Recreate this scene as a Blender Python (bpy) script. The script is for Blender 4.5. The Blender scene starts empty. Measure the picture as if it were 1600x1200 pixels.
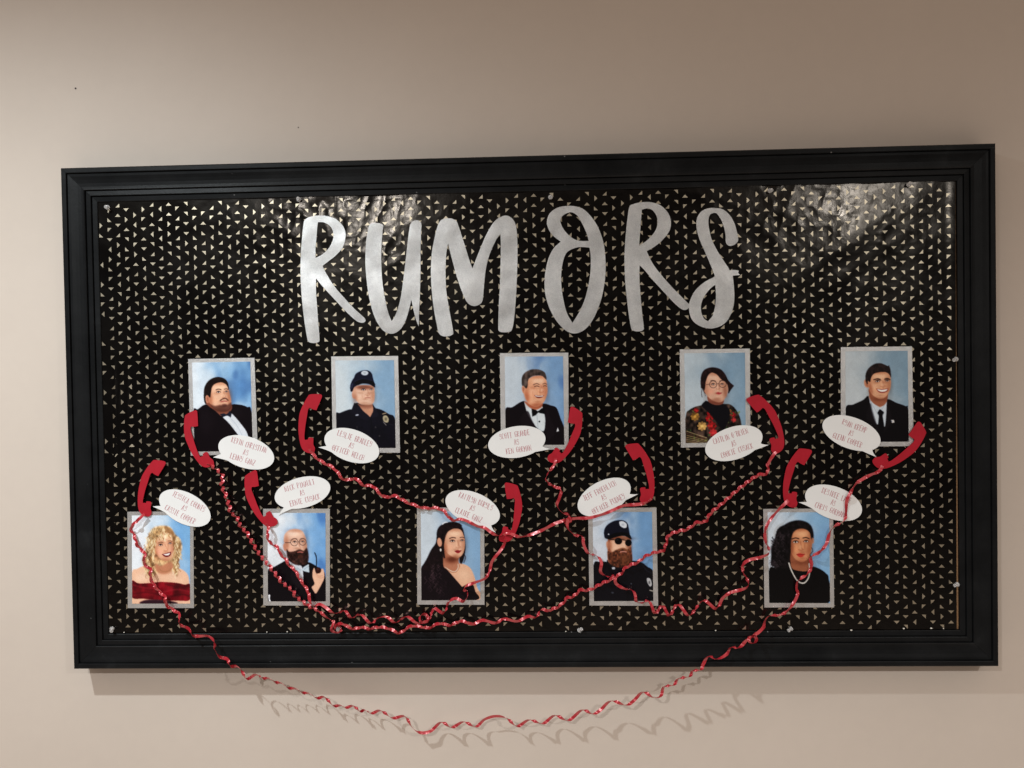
import bpy, bmesh, math, random
import numpy as np
from mathutils import Vector, Matrix
C = bpy.context.scene.collection
SC = bpy.context.scene
rnd = random.Random(7)

# ------------------------------------------------------------------ camera
F = 1300.0
RX, RY, RZ = -0.0185, 0.0167, 0.0385
CAM = Vector((0.0386, -1.483, 0.0776))
ROT = Matrix.Rotation(RZ, 3, 'Z') @ Matrix.Rotation(RX, 3, 'X') @ Matrix.Rotation(RY, 3, 'Y')
cd = bpy.data.cameras.new('camera'); cam = bpy.data.objects.new('camera', cd); C.objects.link(cam)
cd.sensor_width = 36; cd.lens = F/1600*36; cd.clip_start = 0.01; cd.clip_end = 60
cam.matrix_world = Matrix.Translation(CAM) @ (ROT @ Matrix.Rotation(math.pi/2, 3, 'X')).to_4x4()
SC.camera = cam

# ------------------------------------------------------------------ world, lamps, exposure
w = bpy.data.worlds.new('World'); SC.world = w; w.use_nodes = True
bg = w.node_tree.nodes['Background']
# dim room: lit ceiling and floor above and below, dark opposite the wall
nt = w.node_tree; tcw = nt.nodes.new('ShaderNodeTexCoord'); sx = nt.nodes.new('ShaderNodeSeparateXYZ'); nt.links.new(tcw.outputs['Generated'], sx.inputs[0])
ab = nt.nodes.new('ShaderNodeMath'); ab.operation = 'ABSOLUTE'; nt.links.new(sx.outputs[2], ab.inputs[0])
mr = nt.nodes.new('ShaderNodeMapRange'); mr.interpolation_type = 'SMOOTHSTEP'; nt.links.new(ab.outputs[0], mr.inputs[0])
mr.inputs[1].default_value = 0.12; mr.inputs[2].default_value = 0.75; mr.inputs[3].default_value = 0.035; mr.inputs[4].default_value = 0.78
nt.links.new(mr.outputs[0], bg.inputs[1]); bg.inputs[0].default_value = (1.0, 0.81, 0.67, 1)
def downlight(x, y, z, power, size, blend, col, rad):
    l = bpy.data.lights.new('downlight', 'SPOT'); o = bpy.data.objects.new('downlight', l); C.objects.link(o)
    l.energy = power; l.spot_size = math.radians(size); l.spot_blend = blend; l.color = col
    l.shadow_soft_size = rad; o.location = (x, y, z); o.rotation_euler = (0, 0, 0)
    return o
downlight(-1.07, -1.05, 1.04, 92, 168.5, 0.83, (0.90, 0.985, 1.02), 0.022)
downlight(-0.85, -2.50, 0.93, 98, 173.5, 0.60, (1.0, 0.99, 0.97), 0.035)
downlight(1.50, -2.50, 0.93, 88, 173.5, 0.60, (1.0, 0.98, 0.94), 0.035)
SC.view_settings.view_transform = 'Standard'; SC.view_settings.look = 'None'
SC.view_settings.exposure = 0.0; SC.view_settings.gamma = 1.0
SC.view_settings.use_curve_mapping = False

# ------------------------------------------------------------------ helpers
def P(px, py, d):
    """measured photo position -> point on the plane d metres in front of the wall"""
    v = ROT @ Vector(((px-800)/F, 1.0, -(py-600)/F))
    t = (-d - CAM.y)/v.y
    return CAM + v*t

def tag(o, label=None, cat=None, group=None, kind=None):
    if label: o['label'] = label
    if cat: o['category'] = cat
    if group: o['group'] = group
    if kind: o['kind'] = kind
    return o
def empty(name, loc, label, cat, group=None):
    o = bpy.data.objects.new(name, None); C.objects.link(o); o.location = loc
    o.empty_display_size = 0.02
    return tag(o, label, cat, group)
def mobj(name, verts, faces, mat, parent=None, smooth=False, mats=None, fm=None):
    me = bpy.data.meshes.new(name)
    off = Vector(parent.location) if parent else Vector((0, 0, 0))
    me.from_pydata([tuple(Vector(v)-off) for v in verts], [], faces)
    for m in (mats or [mat]): me.materials.append(m)
    if fm is not None: me.polygons.foreach_set('material_index', fm)
    if smooth: me.polygons.foreach_set('use_smooth', [True]*len(me.polygons))
    me.update()
    o = bpy.data.objects.new(name, me); C.objects.link(o)
    if parent: o.parent = parent
    return o
def recenter(o):
    me = o.data; n = len(me.vertices); a = np.empty(n*3); me.vertices.foreach_get('co', a); a = a.reshape(-1, 3)
    c = (a.min(0)+a.max(0))/2; a -= c; me.vertices.foreach_set('co', a.ravel()); me.update(); o.location = Vector(c)+o.location
    return o

# ------------------------------------------------------------------ materials
def mat(name, col, rough=0.5, metal=0.0, spec=0.5):
    m = bpy.data.materials.new(name); m.use_nodes = True
    b = m.node_tree.nodes['Principled BSDF']
    b.inputs['Base Color'].default_value = (*col, 1); b.inputs['Roughness'].default_value = rough
    b.inputs['Metallic'].default_value = metal; b.inputs['Specular IOR Level'].default_value = spec
    return m
def N(m, t, **k):
    n = m.node_tree.nodes.new(t)
    for a, v in k.items(): setattr(n, a, v)
    return n
def LK(m, a, b): m.node_tree.links.new(a, b)
def noise(m, scale, detail=3, rough=.5, obj=True, stretch=None):
    n = N(m, 'ShaderNodeTexNoise'); n.inputs['Scale'].default_value = scale
    n.inputs['Detail'].default_value = detail; n.inputs['Roughness'].default_value = rough
    tc = N(m, 'ShaderNodeTexCoord')
    if stretch:
        mp = N(m, 'ShaderNodeMapping'); mp.inputs['Scale'].default_value = stretch
        LK(m, tc.outputs['Object'], mp.inputs[0]); LK(m, mp.outputs[0], n.inputs['Vector'])
    else: LK(m, tc.outputs['Object'], n.inputs['Vector'])
    return n
def ramp(m, src, stops):
    r = N(m, 'ShaderNodeValToRGB'); cr = r.color_ramp
    while len(cr.elements) < len(stops): cr.elements.new(0.5)
    for e, (p, c) in zip(cr.elements, stops):
        e.position = p; e.color = (*c, 1) if len(c) == 3 else c
    LK(m, src, r.inputs[0]); return r
def bump(m, src, strength, dist, prev=None):
    b = N(m, 'ShaderNodeBump'); b.inputs['Strength'].default_value = strength; b.inputs['Distance'].default_value = dist
    LK(m, src, b.inputs['Height'])
    if prev: LK(m, prev.outputs[0], b.inputs['Normal'])
    return b
def BS(m): return m.node_tree.nodes['Principled BSDF']

M = {}
# wall: beige eggshell paint with roller texture
m = mat('wall_paint', (.60, .50, .42), .62, 0, .3); M['wall'] = m
n1 = noise(m, 3.2, 4, .6); r = ramp(m, n1.outputs[0], [(.3, (.592, .520, .454)), (.7, (.619, .544, .476))])
n1b = noise(m, 45, 4, .6); mx = N(m, 'ShaderNodeMixRGB', blend_type='MULTIPLY'); mx.inputs[0].default_value = 1
r2 = ramp(m, n1b.outputs[0], [(.25, (.975, .975, .98)), (.75, (1.0, 1.0, 1.0))])
LK(m, r.outputs[0], mx.inputs[1]); LK(m, r2.outputs[0], mx.inputs[2]); LK(m, mx.outputs[0], BS(m).inputs['Base Color'])
n2 = noise(m, 420, 3, .6); n3 = noise(m, 9, 3, .5)
b1 = bump(m, n3.outputs[0], .35, .004); b2 = bump(m, n2.outputs[0], .25, .0004, b1); LK(m, b2.outputs[0], BS(m).inputs['Normal'])
# frame: brushed black paint, scuffed and dusty
m = mat('black_frame_paint', (.006, .007, .008), .5, 0, .13); M['frame'] = m
n1 = noise(m, 16, 5, .65); n2 = noise(m, 260, 4, .7); n4 = noise(m, 5, 3, .6)
r = ramp(m, n1.outputs[0], [(.35, (.0048, .0052, .0058)), (.62, (.0082, .0088, .0096)), (.82, (.017, .018, .0195))])
vo = N(m, 'ShaderNodeTexVoronoi'); vo.inputs['Scale'].default_value = 62; tc = N(m, 'ShaderNodeTexCoord'); LK(m, tc.outputs['Object'], vo.inputs['Vector'])
rs = ramp(m, vo.outputs['Distance'], [(.055, (1, 1, 1)), (.09, (0, 0, 0))])
sep = N(m, 'ShaderNodeSeparateColor'); LK(m, vo.outputs['Color'], sep.inputs[0])
gt = N(m, 'ShaderNodeMath', operation='GREATER_THAN'); LK(m, sep.outputs[0], gt.inputs[0]); gt.inputs[1].default_value = .935
mu = N(m, 'ShaderNodeMath', operation='MULTIPLY'); LK(m, gt.outputs[0], mu.inputs[0]); LK(m, rs.outputs[0], mu.inputs[1])
sc = noise(m, 30, 5, .8, stretch=(.12, 1, 2.4)); rsc = ramp(m, sc.outputs[0], [(.70, (0, 0, 0)), (.80, (.35, .35, .35))])
ad = N(m, 'ShaderNodeMath', operation='MAXIMUM'); LK(m, mu.outputs[0], ad.inputs[0]); LK(m, rsc.outputs[0], ad.inputs[1])
mx = N(m, 'ShaderNodeMixRGB'); LK(m, ad.outputs[0], mx.inputs[0]); LK(m, r.outputs[0], mx.inputs[1]); mx.inputs[2].default_value = (.16, .16, .16, 1)
LK(m, mx.outputs[0], BS(m).inputs['Base Color'])
rr = ramp(m, n4.outputs[0], [(.3, (.32, .32, .32)), (.7, (.50, .50, .50))]); LK(m, rr.outputs[0], BS(m).inputs['Roughness'])
b1 = bump(m, n2.outputs[0], .22, .0006); b2 = bump(m, n1.outputs[0], .3, .0015, b1); LK(m, b2.outputs[0], BS(m).inputs['Normal'])
# paper
m = mat('black_gloss_paper', (.0022, .0020, .0021), .24, 0, .42); M['paper'] = m
n1 = noise(m, 38, 4, .6); b1 = bump(m, n1.outputs[0], .22, .0016); LK(m, b1.outputs[0], BS(m).inputs['Normal']); BS(m).inputs['Specular Tint'].default_value = (1, .90, .80, 1)
n2 = noise(m, 14, 3, .6); rr = ramp(m, n2.outputs[0], [(.3, (.14, .14, .14)), (.75, (.26, .26, .26))]); LK(m, rr.outputs[0], BS(m).inputs['Roughness'])
m = mat('champagne_foil', (.66, .58, .44), .36, .93, .5); M['foil'] = m
n2 = noise(m, 25, 2, .6); rr = ramp(m, n2.outputs[0], [(.3, (.50, .435, .32)), (.7, (.70, .62, .475))]); LK(m, rr.outputs[0], BS(m).inputs['Base Color'])
m = mat('brown_cork', (.30, .17, .09), .85, 0, .2); M['cork'] = m
n1 = noise(m, 300, 3, .7); rr = ramp(m, n1.outputs[0], [(.3, (.16, .085, .04)), (.7, (.42, .26, .14))]); LK(m, rr.outputs[0], BS(m).inputs['Base Color'])
# silver glitter card
def silver(name, base, metal, rough, lo, hi):
    m = mat(name, base, rough, metal, .5)
    n1 = noise(m, 900, 2, .7); n2 = noise(m, 38, 5, .7)
    mixn = N(m, 'ShaderNodeMath', operation='MULTIPLY_ADD'); LK(m, n1.outputs[0], mixn.inputs[0]); mixn.inputs[1].default_value = .55
    ms = N(m, 'ShaderNodeMath', operation='MULTIPLY'); LK(m, n2.outputs[0], ms.inputs[0]); ms.inputs[1].default_value = .45
    LK(m, ms.outputs[0], mixn.inputs[2])
    r = ramp(m, mixn.outputs[0], [(.36, lo), (.64, hi)]); LK(m, r.outputs[0], BS(m).inputs['Base Color'])
    b = bump(m, n1.outputs[0], .5, .0006); LK(m, b.outputs[0], BS(m).inputs['Normal'])
    return m
M['silver'] = silver('silver_glitter_card', (.6, .6, .6), .80, .36, (.50, .505, .51), (.77, .77, .76))
m = M['silver']; nb_ = noise(m, 9, 2, .5); b9 = bump(m, nb_.outputs[0], 1.0, .007, m.node_tree.nodes['Bump']); LK(m, b9.outputs[0], BS(m).inputs['Normal'])
M['mat'] = silver('silver_mat_card', (.5, .5, .5), .74, .36, (.56, .56, .56), (.82, .81, .80))
M['white'] = mat('white_card', (.80, .81, .81), .55, 0, .4)
n1 = noise(M['white'], 30, 3, .5); rr = ramp(M['white'], n1.outputs[0], [(.3, (.775, .79, .79)), (.7, (.82, .83, .83))]); LK(M['white'], rr.outputs[0], BS(M['white']).inputs['Base Color'])
M['ink'] = mat('red_ink', (.46, .12, .15), .6, 0, .3)
M['red'] = mat('red_card', (.42, .008, .026), .65, 0, .25)
n1 = noise(M['red'], 60, 4, .6); rr = ramp(M['red'], n1.outputs[0], [(.3, (.36, .006, .017)), (.7, (.42, .008, .023))]); LK(M['red'], rr.outputs[0], BS(M['red']).inputs['Base Color'])
m = mat('red_satin_ribbon', (.56, .028, .05), .30, 0.15, .9); M['ribbon'] = m
n1 = noise(m, 500, 2, .5); rr = ramp(m, n1.outputs[0], [(.3, (.40, .014, .026)), (.7, (.52, .026, .042))]); LK(m, rr.outputs[0], BS(m).inputs['Base Color'])
BS(m).inputs['Coat Weight'].default_value = .3; BS(m).inputs['Coat Roughness'].default_value = .3
m = mat('clear_plastic', (.80, .80, .80), .08, 0, .6); M['clear'] = m; BS(m).inputs['Transmission Weight'].default_value = .6
M['speck'] = mat('dark_speck', (.04, .03, .03), .8)
M['scrap'] = mat('pale_paper_scrap', (.7, .68, .62), .6)
m = mat('glossy_photo_print', (.5, .5, .5), .24, 0, .35); M['print'] = m
at = N(m, 'ShaderNodeAttribute'); at.attribute_name = 'print'; LK(m, at.outputs['Color'], BS(m).inputs['Base Color'])

# ------------------------------------------------------------------ the wall
wall = mobj('wall', [(-5, 0, -2.2), (5, 0, -2.2), (5, 0, 2.2), (-5, 0, 2.2), (-5, .12, -2.2), (5, .12, -2.2), (5, .12, 2.2), (-5, .12, 2.2)],
            [(0, 1, 2, 3), (5, 4, 7, 6), (4, 0, 3, 7), (1, 5, 6, 2), (3, 2, 6, 7), (4, 5, 1, 0)], M['wall'])
tag(wall, kind='structure')

# ------------------------------------------------------------------ the framed board
W2, H2 = .805, .4435
board = empty('bulletin_board', (0, 0, -H2), 'wide bulletin board in a black moulded wooden frame hung on the beige wall', 'bulletin board')
prof = [(0, .0003), (0, .0428), (.0008, .0443), (.0025, .045), (.0083, .045), (.0091, .0447), (.0096, .0406), (.0109, .0418),
        (.0150, .0415), (.0210, .0402), (.0270, .0393), (.0330, .0390), (.0366, .0392), (.0380, .0396), (.0387, .0391), (.0392, .0350), (.0405, .0366),
        (.0478, .0372), (.0486, .0368), (.0491, .0328), (.0504, .0344), (.0580, .0340), (.0590, .0333), (.0592, .0250), (.0592, .0003)]
def rail(side):
    # mitred at both ends; tiny gap at each mitre so no faces coincide
    vs = []; n = len(prof); g = .00018
    L = W2 if side in 'tb' else H2
    K = 60
    for k in range(K+1):
        s = -1+2*k/K
        for (a, d) in prof:
            u = s*(L-a-g)
            dd = d + (.00025*math.sin(k*1.7+len(side))*0 if a == 0 else 0)
            if side == 't': vs.append((u, -dd, H2-a))
            elif side == 'b': vs.append((-u, -dd, -H2+a))
            elif side == 'r': vs.append((W2-a, -dd, -u))
            else: vs.append((-W2+a, -dd, u))
    fs = []
    for k in range(K):
        for i in range(n-1):
            a = k*n+i; fs.append((a, a+1, a+n+1, a+n))
    fs.append(tuple(range(n))); fs.append(tuple(reversed([K*n+i for i in range(n)])))
    o = mobj('frame_rail', vs, fs, M['frame'], board)
    bmn = bmesh.new(); bmn.from_mesh(o.data); bmesh.ops.recalc_face_normals(bmn, faces=bmn.faces); bmn.to_mesh(o.data); bmn.free()
    return o
for s in 'tlbr': rail(s)
pw, ph = W2-.0600, H2-.0600
mobj('cork_panel', [(-pw, -.0300, -ph), (pw, -.0300, -ph), (pw, -.0300, ph), (-pw, -.0300, ph), (-pw, -.018, -ph), (pw, -.018, -ph), (pw, -.018, ph), (-pw, -.018, ph)],
     [(0, 1, 2, 3), (5, 4, 7, 6), (4, 0, 3, 7), (1, 5, 6, 2), (3, 2, 6, 7), (4, 5, 1, 0)], M['cork'], board)

# ------------------------------------------------------------------ patterned paper
rg = np.random.RandomState(5)
class VN:
    def __init__(s, seed): s.t = np.random.RandomState(seed).rand(256, 256)
    def __call__(s, x, y):
        x = np.asarray(x, float); y = np.asarray(y, float)
        xi = np.floor(x).astype(int); yi = np.floor(y).astype(int); fx = x-xi; fy = y-yi
        fx = fx*fx*fx*(fx*(fx*6-15)+10); fy = fy*fy*fy*(fy*(fy*6-15)+10); t = s.t
        g = lambda a, b: t[a & 255, b & 255]
        return (g(xi, yi)*(1-fx)+g(xi+1, yi)*fx)*(1-fy)+(g(xi, yi+1)*(1-fx)+g(xi+1, yi+1)*fx)*fy-.5
v1, v2, v3, v4 = VN(1), VN(2), VN(3), VN(4)
c00, c10, c11, c01 = P(157, 312, .019), P(1495.5, 281, .019), P(1497, 980.5, .019), P(166, 988, .019)
PX0, PX1, PZ1, PZ0 = (c00.x+c01.x)/2, (c10.x+c11.x)/2, (c00.z+c10.z)/2, (c11.z+c01.z)/2
PX0 = -W2+.0596; PZ1 = H2-.0598; PZ0 = -H2+.0602; PX1 = W2-.0622
def hgt(x, z):
    x = np.asarray(x, float); z = np.asarray(z, float)
    u = (x-PX0)/(PX1-PX0); v = (z-PZ0)/(PZ1-PZ0)
    G = lambda cx, cy, sx, sy: np.exp(-((u-cx)/sx)**2-((v-cy)/sy)**2)
    h = .00055*v1(x*7, z*2.6)+.00022*v2(x*19+z*4, z*9)
    cr = 1.5*G(.27, 1.0, .13, .17)+.7*G(.80, .97, .07, .13)+.6*G(.90, .90, .09, .16)+.5*G(.72, .9, .05, .2)+.12
    rd = lambda f, a, b: .25-np.sqrt(f(a, b)**2+.0004)
    h = h+cr*(.0007*v3(x*24+3, z*15)+.0014*rd(v4, x*17+z*14, z*13-x*9)+.0009*rd(v2, x*34-z*12, z*27+x*8)+.0005*rd(v1, x*70, z*62))+.00035*rd(v3, x*9+z*6+7, z*7-x*4)
    # tack pull folds and the diagonal fold in the top right corner
    d = (u-.93)*1.5+(.92-v)*.9
    q = (u-.875)*1.49*.53-(v-.87)*.70*.85
    h = h+.0022*np.exp(-(q/.030)**2)*G(.885, .87, .07, .16)+.0007*np.exp(-((q-.045)/.014)**2)*G(.87, .84, .07, .13)
    for cu in (.235, .53, .785, .945):
        h = h-.0006*G(cu, .99, .012, .03)
    # left-hand creases running down
    for cx, wdt, a, b_ in ((.012, .0016, .25, .62), (.021, .0012, .22, .58), (.030, .002, .40, .60)):
        env = 1/(1+np.exp(-(v-a)*60))/(1+np.exp((v-b_)*60))
        h = h+.0011*env*np.exp(-((u-cx-.006*v3(v*6, cx*90))/wdt)**2)
    h = h+.0016*np.clip((u-.988)/.012, 0, 1)**2*(v > 0)*(.35+.65/(1+np.exp(-(v-.45)*18)))
    return h
NX, NZ = 860, 430
xs = np.linspace(PX0, PX1, NX); zs = np.linspace(PZ0, PZ1, NZ)
# slightly wavy trimmed edges
X, Z = np.meshgrid(xs, zs)
edge = .0011*(v1(X*30, X*0+4)*2); Z = Z + edge*np.clip((Z-(PZ1-.01))/.01, 0, 1) - np.abs(edge)*np.clip(((PZ0+.01)-Z)/.01, 0, 1)*-1.2
Xs = X-.0022*np.clip((PZ1-Z)/(PZ1-PZ0), 0, 1)*np.clip((X-PX1+.1)/.1, 0, 1)
Yp = -(.0325+hgt(X, Z)); Yp[:, :] = np.minimum(Yp, -.0307)
pv = np.stack([Xs, Yp, Z], -1).reshape(-1, 3)
ii = np.arange((NZ-1)*(NX-1)); a = (ii//(NX-1))*NX+ii % (NX-1)
pf = np.stack([a, a+1, a+NX+1, a+NX], 1)
tv, tf = [], []
TR = [[(-5, 2.5), (5, 2.5), (0, -2.8)], [(-5, -2.5), (5, -2.5), (0, 2.8)], [(-2.4, 5), (2.8, 0), (-2.4, -5)], [(2.4, 5), (2.4, -5), (-2.8, 0)],
      [(-3.4, 3.4), (-3.4, -3.4), (3.6, -3.4)], [(3.4, 3.4), (3.4, -3.4), (-3.6, -3.4)], [(-3.6, 3.4), (3.4, 3.4), (3.4, -3.6)], [(3.6, 3.4), (-3.4, 3.4), (-3.4, -3.6)]]
ncol = 97; pit = (PX1-PX0)/ncol*1.0; vp = .0174
seq = [[np.random.RandomState(900+i*31+j).randint(8) for j in range(22)] for i in range(14)]
base = len(pv)
for i in range(ncol+1):
    for j in range(-1, 46):
        cx = PX0+.004+i*pit; cz = PZ1-.006-j*vp-(vp*.45 if i % 2 else 0)
        k = seq[i % 14][j % 22]
        tri = [(cx+.00098*dx*1.0, cz+.00098*dz*1.0) for dx, dz in TR[k]]
        if min(q[0] for q in tri) < PX0+.0005 or max(q[0] for q in tri) > PX1-.0034 or min(q[1] for q in tri) < PZ0+.001 or max(q[1] for q in tri) > PZ1-.0012:
            continue
        tf.append([base+len(tv)+q for q in range(3)])
        for q in tri:
            tv.append((q[0], float(min(-(.0325+hgt(*q)), -.0307))-.00028, q[1]))
me = bpy.data.meshes.new('patterned_paper')
allv = np.concatenate([pv, np.array(tv)])
nv = len(allv); nq = len(pf); nt = len(tf)
me.vertices.add(nv); me.vertices.foreach_set('co', allv.ravel())
me.loops.add(nq*4+nt*3); me.loops.foreach_set('vertex_index', np.concatenate([pf.ravel(), np.array(tf).ravel()]))
me.polygons.add(nq+nt)
me.polygons.foreach_set('loop_start', np.concatenate([np.arange(nq)*4, nq*4+np.arange(nt)*3]))
me.polygons.foreach_set('material_index', np.concatenate([np.zeros(nq, int), np.ones(nt, int)]))
me.polygons.foreach_set('use_smooth', np.concatenate([np.ones(nq, bool), np.zeros(nt, bool)]))
me.materials.append(M['paper']); me.materials.append(M['foil']); me.update(calc_edges=True); me.validate()
paper = bpy.data.objects.new('patterned_paper', me); C.objects.link(paper)
tag(paper, 'glossy black wrapping paper printed with small champagne foil triangles, covering the board', 'paper')

# ------------------------------------------------------------------ flat cut-outs
def cr_closed(pts, n=6):
    """smooth closed outline; a third element marks a sharp corner"""
    out = []; L = len(pts)
    p = [np.array(q[:2], float) for q in pts]; sh = [len(q) > 2 for q in pts]
    for i in range(L):
        p1, p2 = p[i], p[(i+1) % L]
        p0 = p[i-1] if not sh[i] else p1-(p2-p1)*.4
        p3 = p[(i+2) % L] if not sh[(i+1) % L] else p2+(p2-p1)*.4
        for k in range(n):
            t = k/n
            out.append(.5*((2*p1)+(-p0+p2)*t+(2*p0-5*p1+4*p2-p3)*t*t+(-p0+3*p1-3*p2+p3)*t**3))
    return out
def cutout(name, loops, d0, d1, material, parent=None, warp=None):
    """loops: outline then holes, in photo px; slab between d0 and d1 in front of the wall"""
    cu = bpy.data.curves.new('tmp', 'CURVE'); cu.dimensions = '2D'; cu.fill_mode = 'BOTH'; cu.extrude = (d1-d0)/2
    for lp in loops:
        sp = cu.splines.new('POLY'); sp.points.add(len(lp)-1); sp.use_cyclic_u = True
        for k, q in enumerate(lp):
            wv = P(q[0], q[1], d1); sp.points[k].co = (wv.x, wv.z, 0, 1)
    to = bpy.data.objects.new('tmp', cu); C.objects.link(to)
    me = bpy.data.meshes.new_from_object(to); bpy.data.objects.remove(to); bpy.data.curves.remove(cu)
    n = len(me.vertices); a = np.empty(n*3); me.vertices.foreach_get('co', a); a = a.reshape(-1, 3)
    off = parent.location if parent else Vector((0, 0, 0))
    b = np.stack([a[:, 0], -(d0+d1)/2-a[:, 2], a[:, 1]], 1)
    if warp: b[:, 1] -= warp(b[:, 0], b[:, 2])
    b -= np.array(off); me.vertices.foreach_set('co', b.ravel())
    me.materials.clear(); me.materials.append(material); me.update()
    bmn = bmesh.new(); bmn.from_mesh(me)
    bmesh.ops.remove_doubles(bmn, verts=bmn.verts, dist=1e-6)
    bmesh.ops.recalc_face_normals(bmn, faces=bmn.faces)
    bmn.to_mesh(me); bmn.free()
    me.name = name
    o = bpy.data.objects.new(name, me); C.objects.link(o)
    if parent: o.parent = parent
    else: recenter(o)
    return o
S = 's'
def tr(pts, ox, oy, s): return [((q[0])/s+ox, (q[1])/s+oy, *q[2:]) for q in pts]
LET = [
 (450, 300, 'tall silver glitter letter R at the left end of the title', [
  [(105,175),(130,158),(180,147),(240,150),(300,170),(345,215),(360,270),(345,340),(300,395),(250,435),(215,462,S),(245,520),(290,590),(350,660),(410,725),(465,775),(483,795),(480,812),(455,817),(420,800),(360,745),(290,670),(225,600),(175,540,S),(175,620),(182,720),(190,830),(197,920),(190,938),(160,945),(128,935),(118,905),(100,790),(85,650),(78,520),(80,400),(88,280),(97,200)],
  [(187,188,S),(225,190),(265,215),(283,255),(280,300),(255,350),(215,390),(172,412,S),(172,350),(178,280),(183,220)]]),
 (450, 300, 'silver glitter letter U of the title, with a pointed tail at its lower right', [
  [(510,205),(530,193),(570,195),(595,208),(592,240),(585,330),(583,440),(590,560),(605,660),(625,750),(648,808,S),(675,760),(700,680),(715,590),(730,470),(745,340),(757,240),(768,195),(790,178),(815,178),(833,200),(832,250),(828,370),(828,500),(825,620),(820,740),(817,840,S),(800,800),(785,740),(770,670,S),(755,740),(730,815),(695,865),(650,886),(600,870),(560,820),(530,750),(505,650),(490,540),(483,430),(487,320),(497,250)]]),
 (450, 300, 'silver glitter letter M in the middle of the title', [
  [(958,175),(985,166),(1020,165),(1050,180),(1065,210),(1085,270),(1110,350),(1135,430),(1153,478,S),(1175,420),(1205,345),(1240,265),(1285,190),(1330,155),(1370,148),(1405,170),(1425,215),(1433,290),(1434,420),(1430,560),(1422,700),(1412,800),(1403,850),(1390,872),(1350,877),(1318,868),(1314,830),(1318,700),(1325,560),(1329,420),(1330,320),(1327,260,S),(1300,300),(1260,390),(1235,490),(1225,590),(1215,680),(1190,706),(1155,712),(1120,690),(1090,630),(1055,530),(1025,420),(1000,320,S),(990,380),(985,480),(988,600),(1003,710),(1020,800),(1032,870),(1030,890),(1000,902),(965,900),(942,880),(928,820),(910,720),(897,600),(893,480),(900,370),(920,270),(938,205)]]),
 (800, 290, 'silver glitter letter O of the title, looped over itself like an eight', [
  [(340,127),(400,130),(450,150),(500,200),(540,265),(570,350),(583,440),(585,540),(575,630),(555,720),(520,810),(480,875),(435,912),(385,924),(335,905),(285,855),(245,790),(215,710),(203,620),(210,530),(230,450),(262,390),(305,350,S),(265,320),(230,275),(218,225),(235,175),(280,140)],
  [(375,167),(410,190),(440,240),(465,295),(480,345,S),(435,346),(390,335),(345,300),(315,260),(303,220),(315,190),(345,172)],
  [(400,388),(440,384),(485,388,S),(492,450),(490,540),(478,620),(455,710),(420,790),(378,858,S),(345,800),(325,730),(310,640),(308,550),(320,470),(345,415)]]),
 (800, 290, 'tall silver glitter letter R whose leg touches the S', [
  [(733,135),(760,115),(810,104),(870,104),(930,125),(975,170),(993,225),(985,280),(950,330),(900,375),(842,410,S),(870,470),(910,530),(960,590),(1010,645),(1060,695),(1095,730),(1110,745),(1104,766),(1080,777),(1050,765),(1000,720),(940,655),(880,590),(830,530),(797,497,S),(797,580),(803,680),(813,790),(823,880),(820,903),(790,912),(755,905),(742,880),(728,790),(715,680),(706,570),(703,440),(710,320),(720,220)],
  [(812,150,S),(850,142),(885,160),(908,205),(905,260),(880,305),(840,345),(795,375,S),(800,300),(806,220)]]),
 (800, 290, 'silver glitter letter S at the right end of the title, with a small spur', [
  [(1270,140),(1320,150),(1365,190),(1395,250),(1412,320),(1410,350),(1385,372),(1355,375),(1337,355),(1335,310),(1325,260),(1305,210),(1275,172),(1240,180),(1228,215),(1232,270),(1250,340),(1285,410),(1320,465),(1350,510),(1360,530,S),(1385,527),(1418,531,S),(1414,545),(1427,558,S),(1380,563,S),(1385,610),(1390,680),(1385,750),(1365,810),(1330,860),(1285,885),(1235,893),(1180,880),(1135,850),(1112,805),(1107,750),(1120,700),(1150,650),(1200,605),(1255,575),(1268,565,S),(1255,530),(1230,470),(1200,400),(1170,330),(1153,260),(1158,200),(1185,160),(1225,142)],
  [(1270,620,S),(1275,680),(1270,750),(1255,810),(1225,848,S),(1200,830),(1183,790),(1182,745),(1200,695),(1235,648)]]),
]
for k, (ox, oy, lab, loops) in enumerate(LET):
    dz = .0002*(k % 2)
    o = cutout('letter_cutout', [cr_closed(tr(l, ox, oy, 4)) for l in loops], .0338+dz, .0344+dz, M['silver'])
    tag(o, lab, 'letter', 'silver letters of the title')

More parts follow.
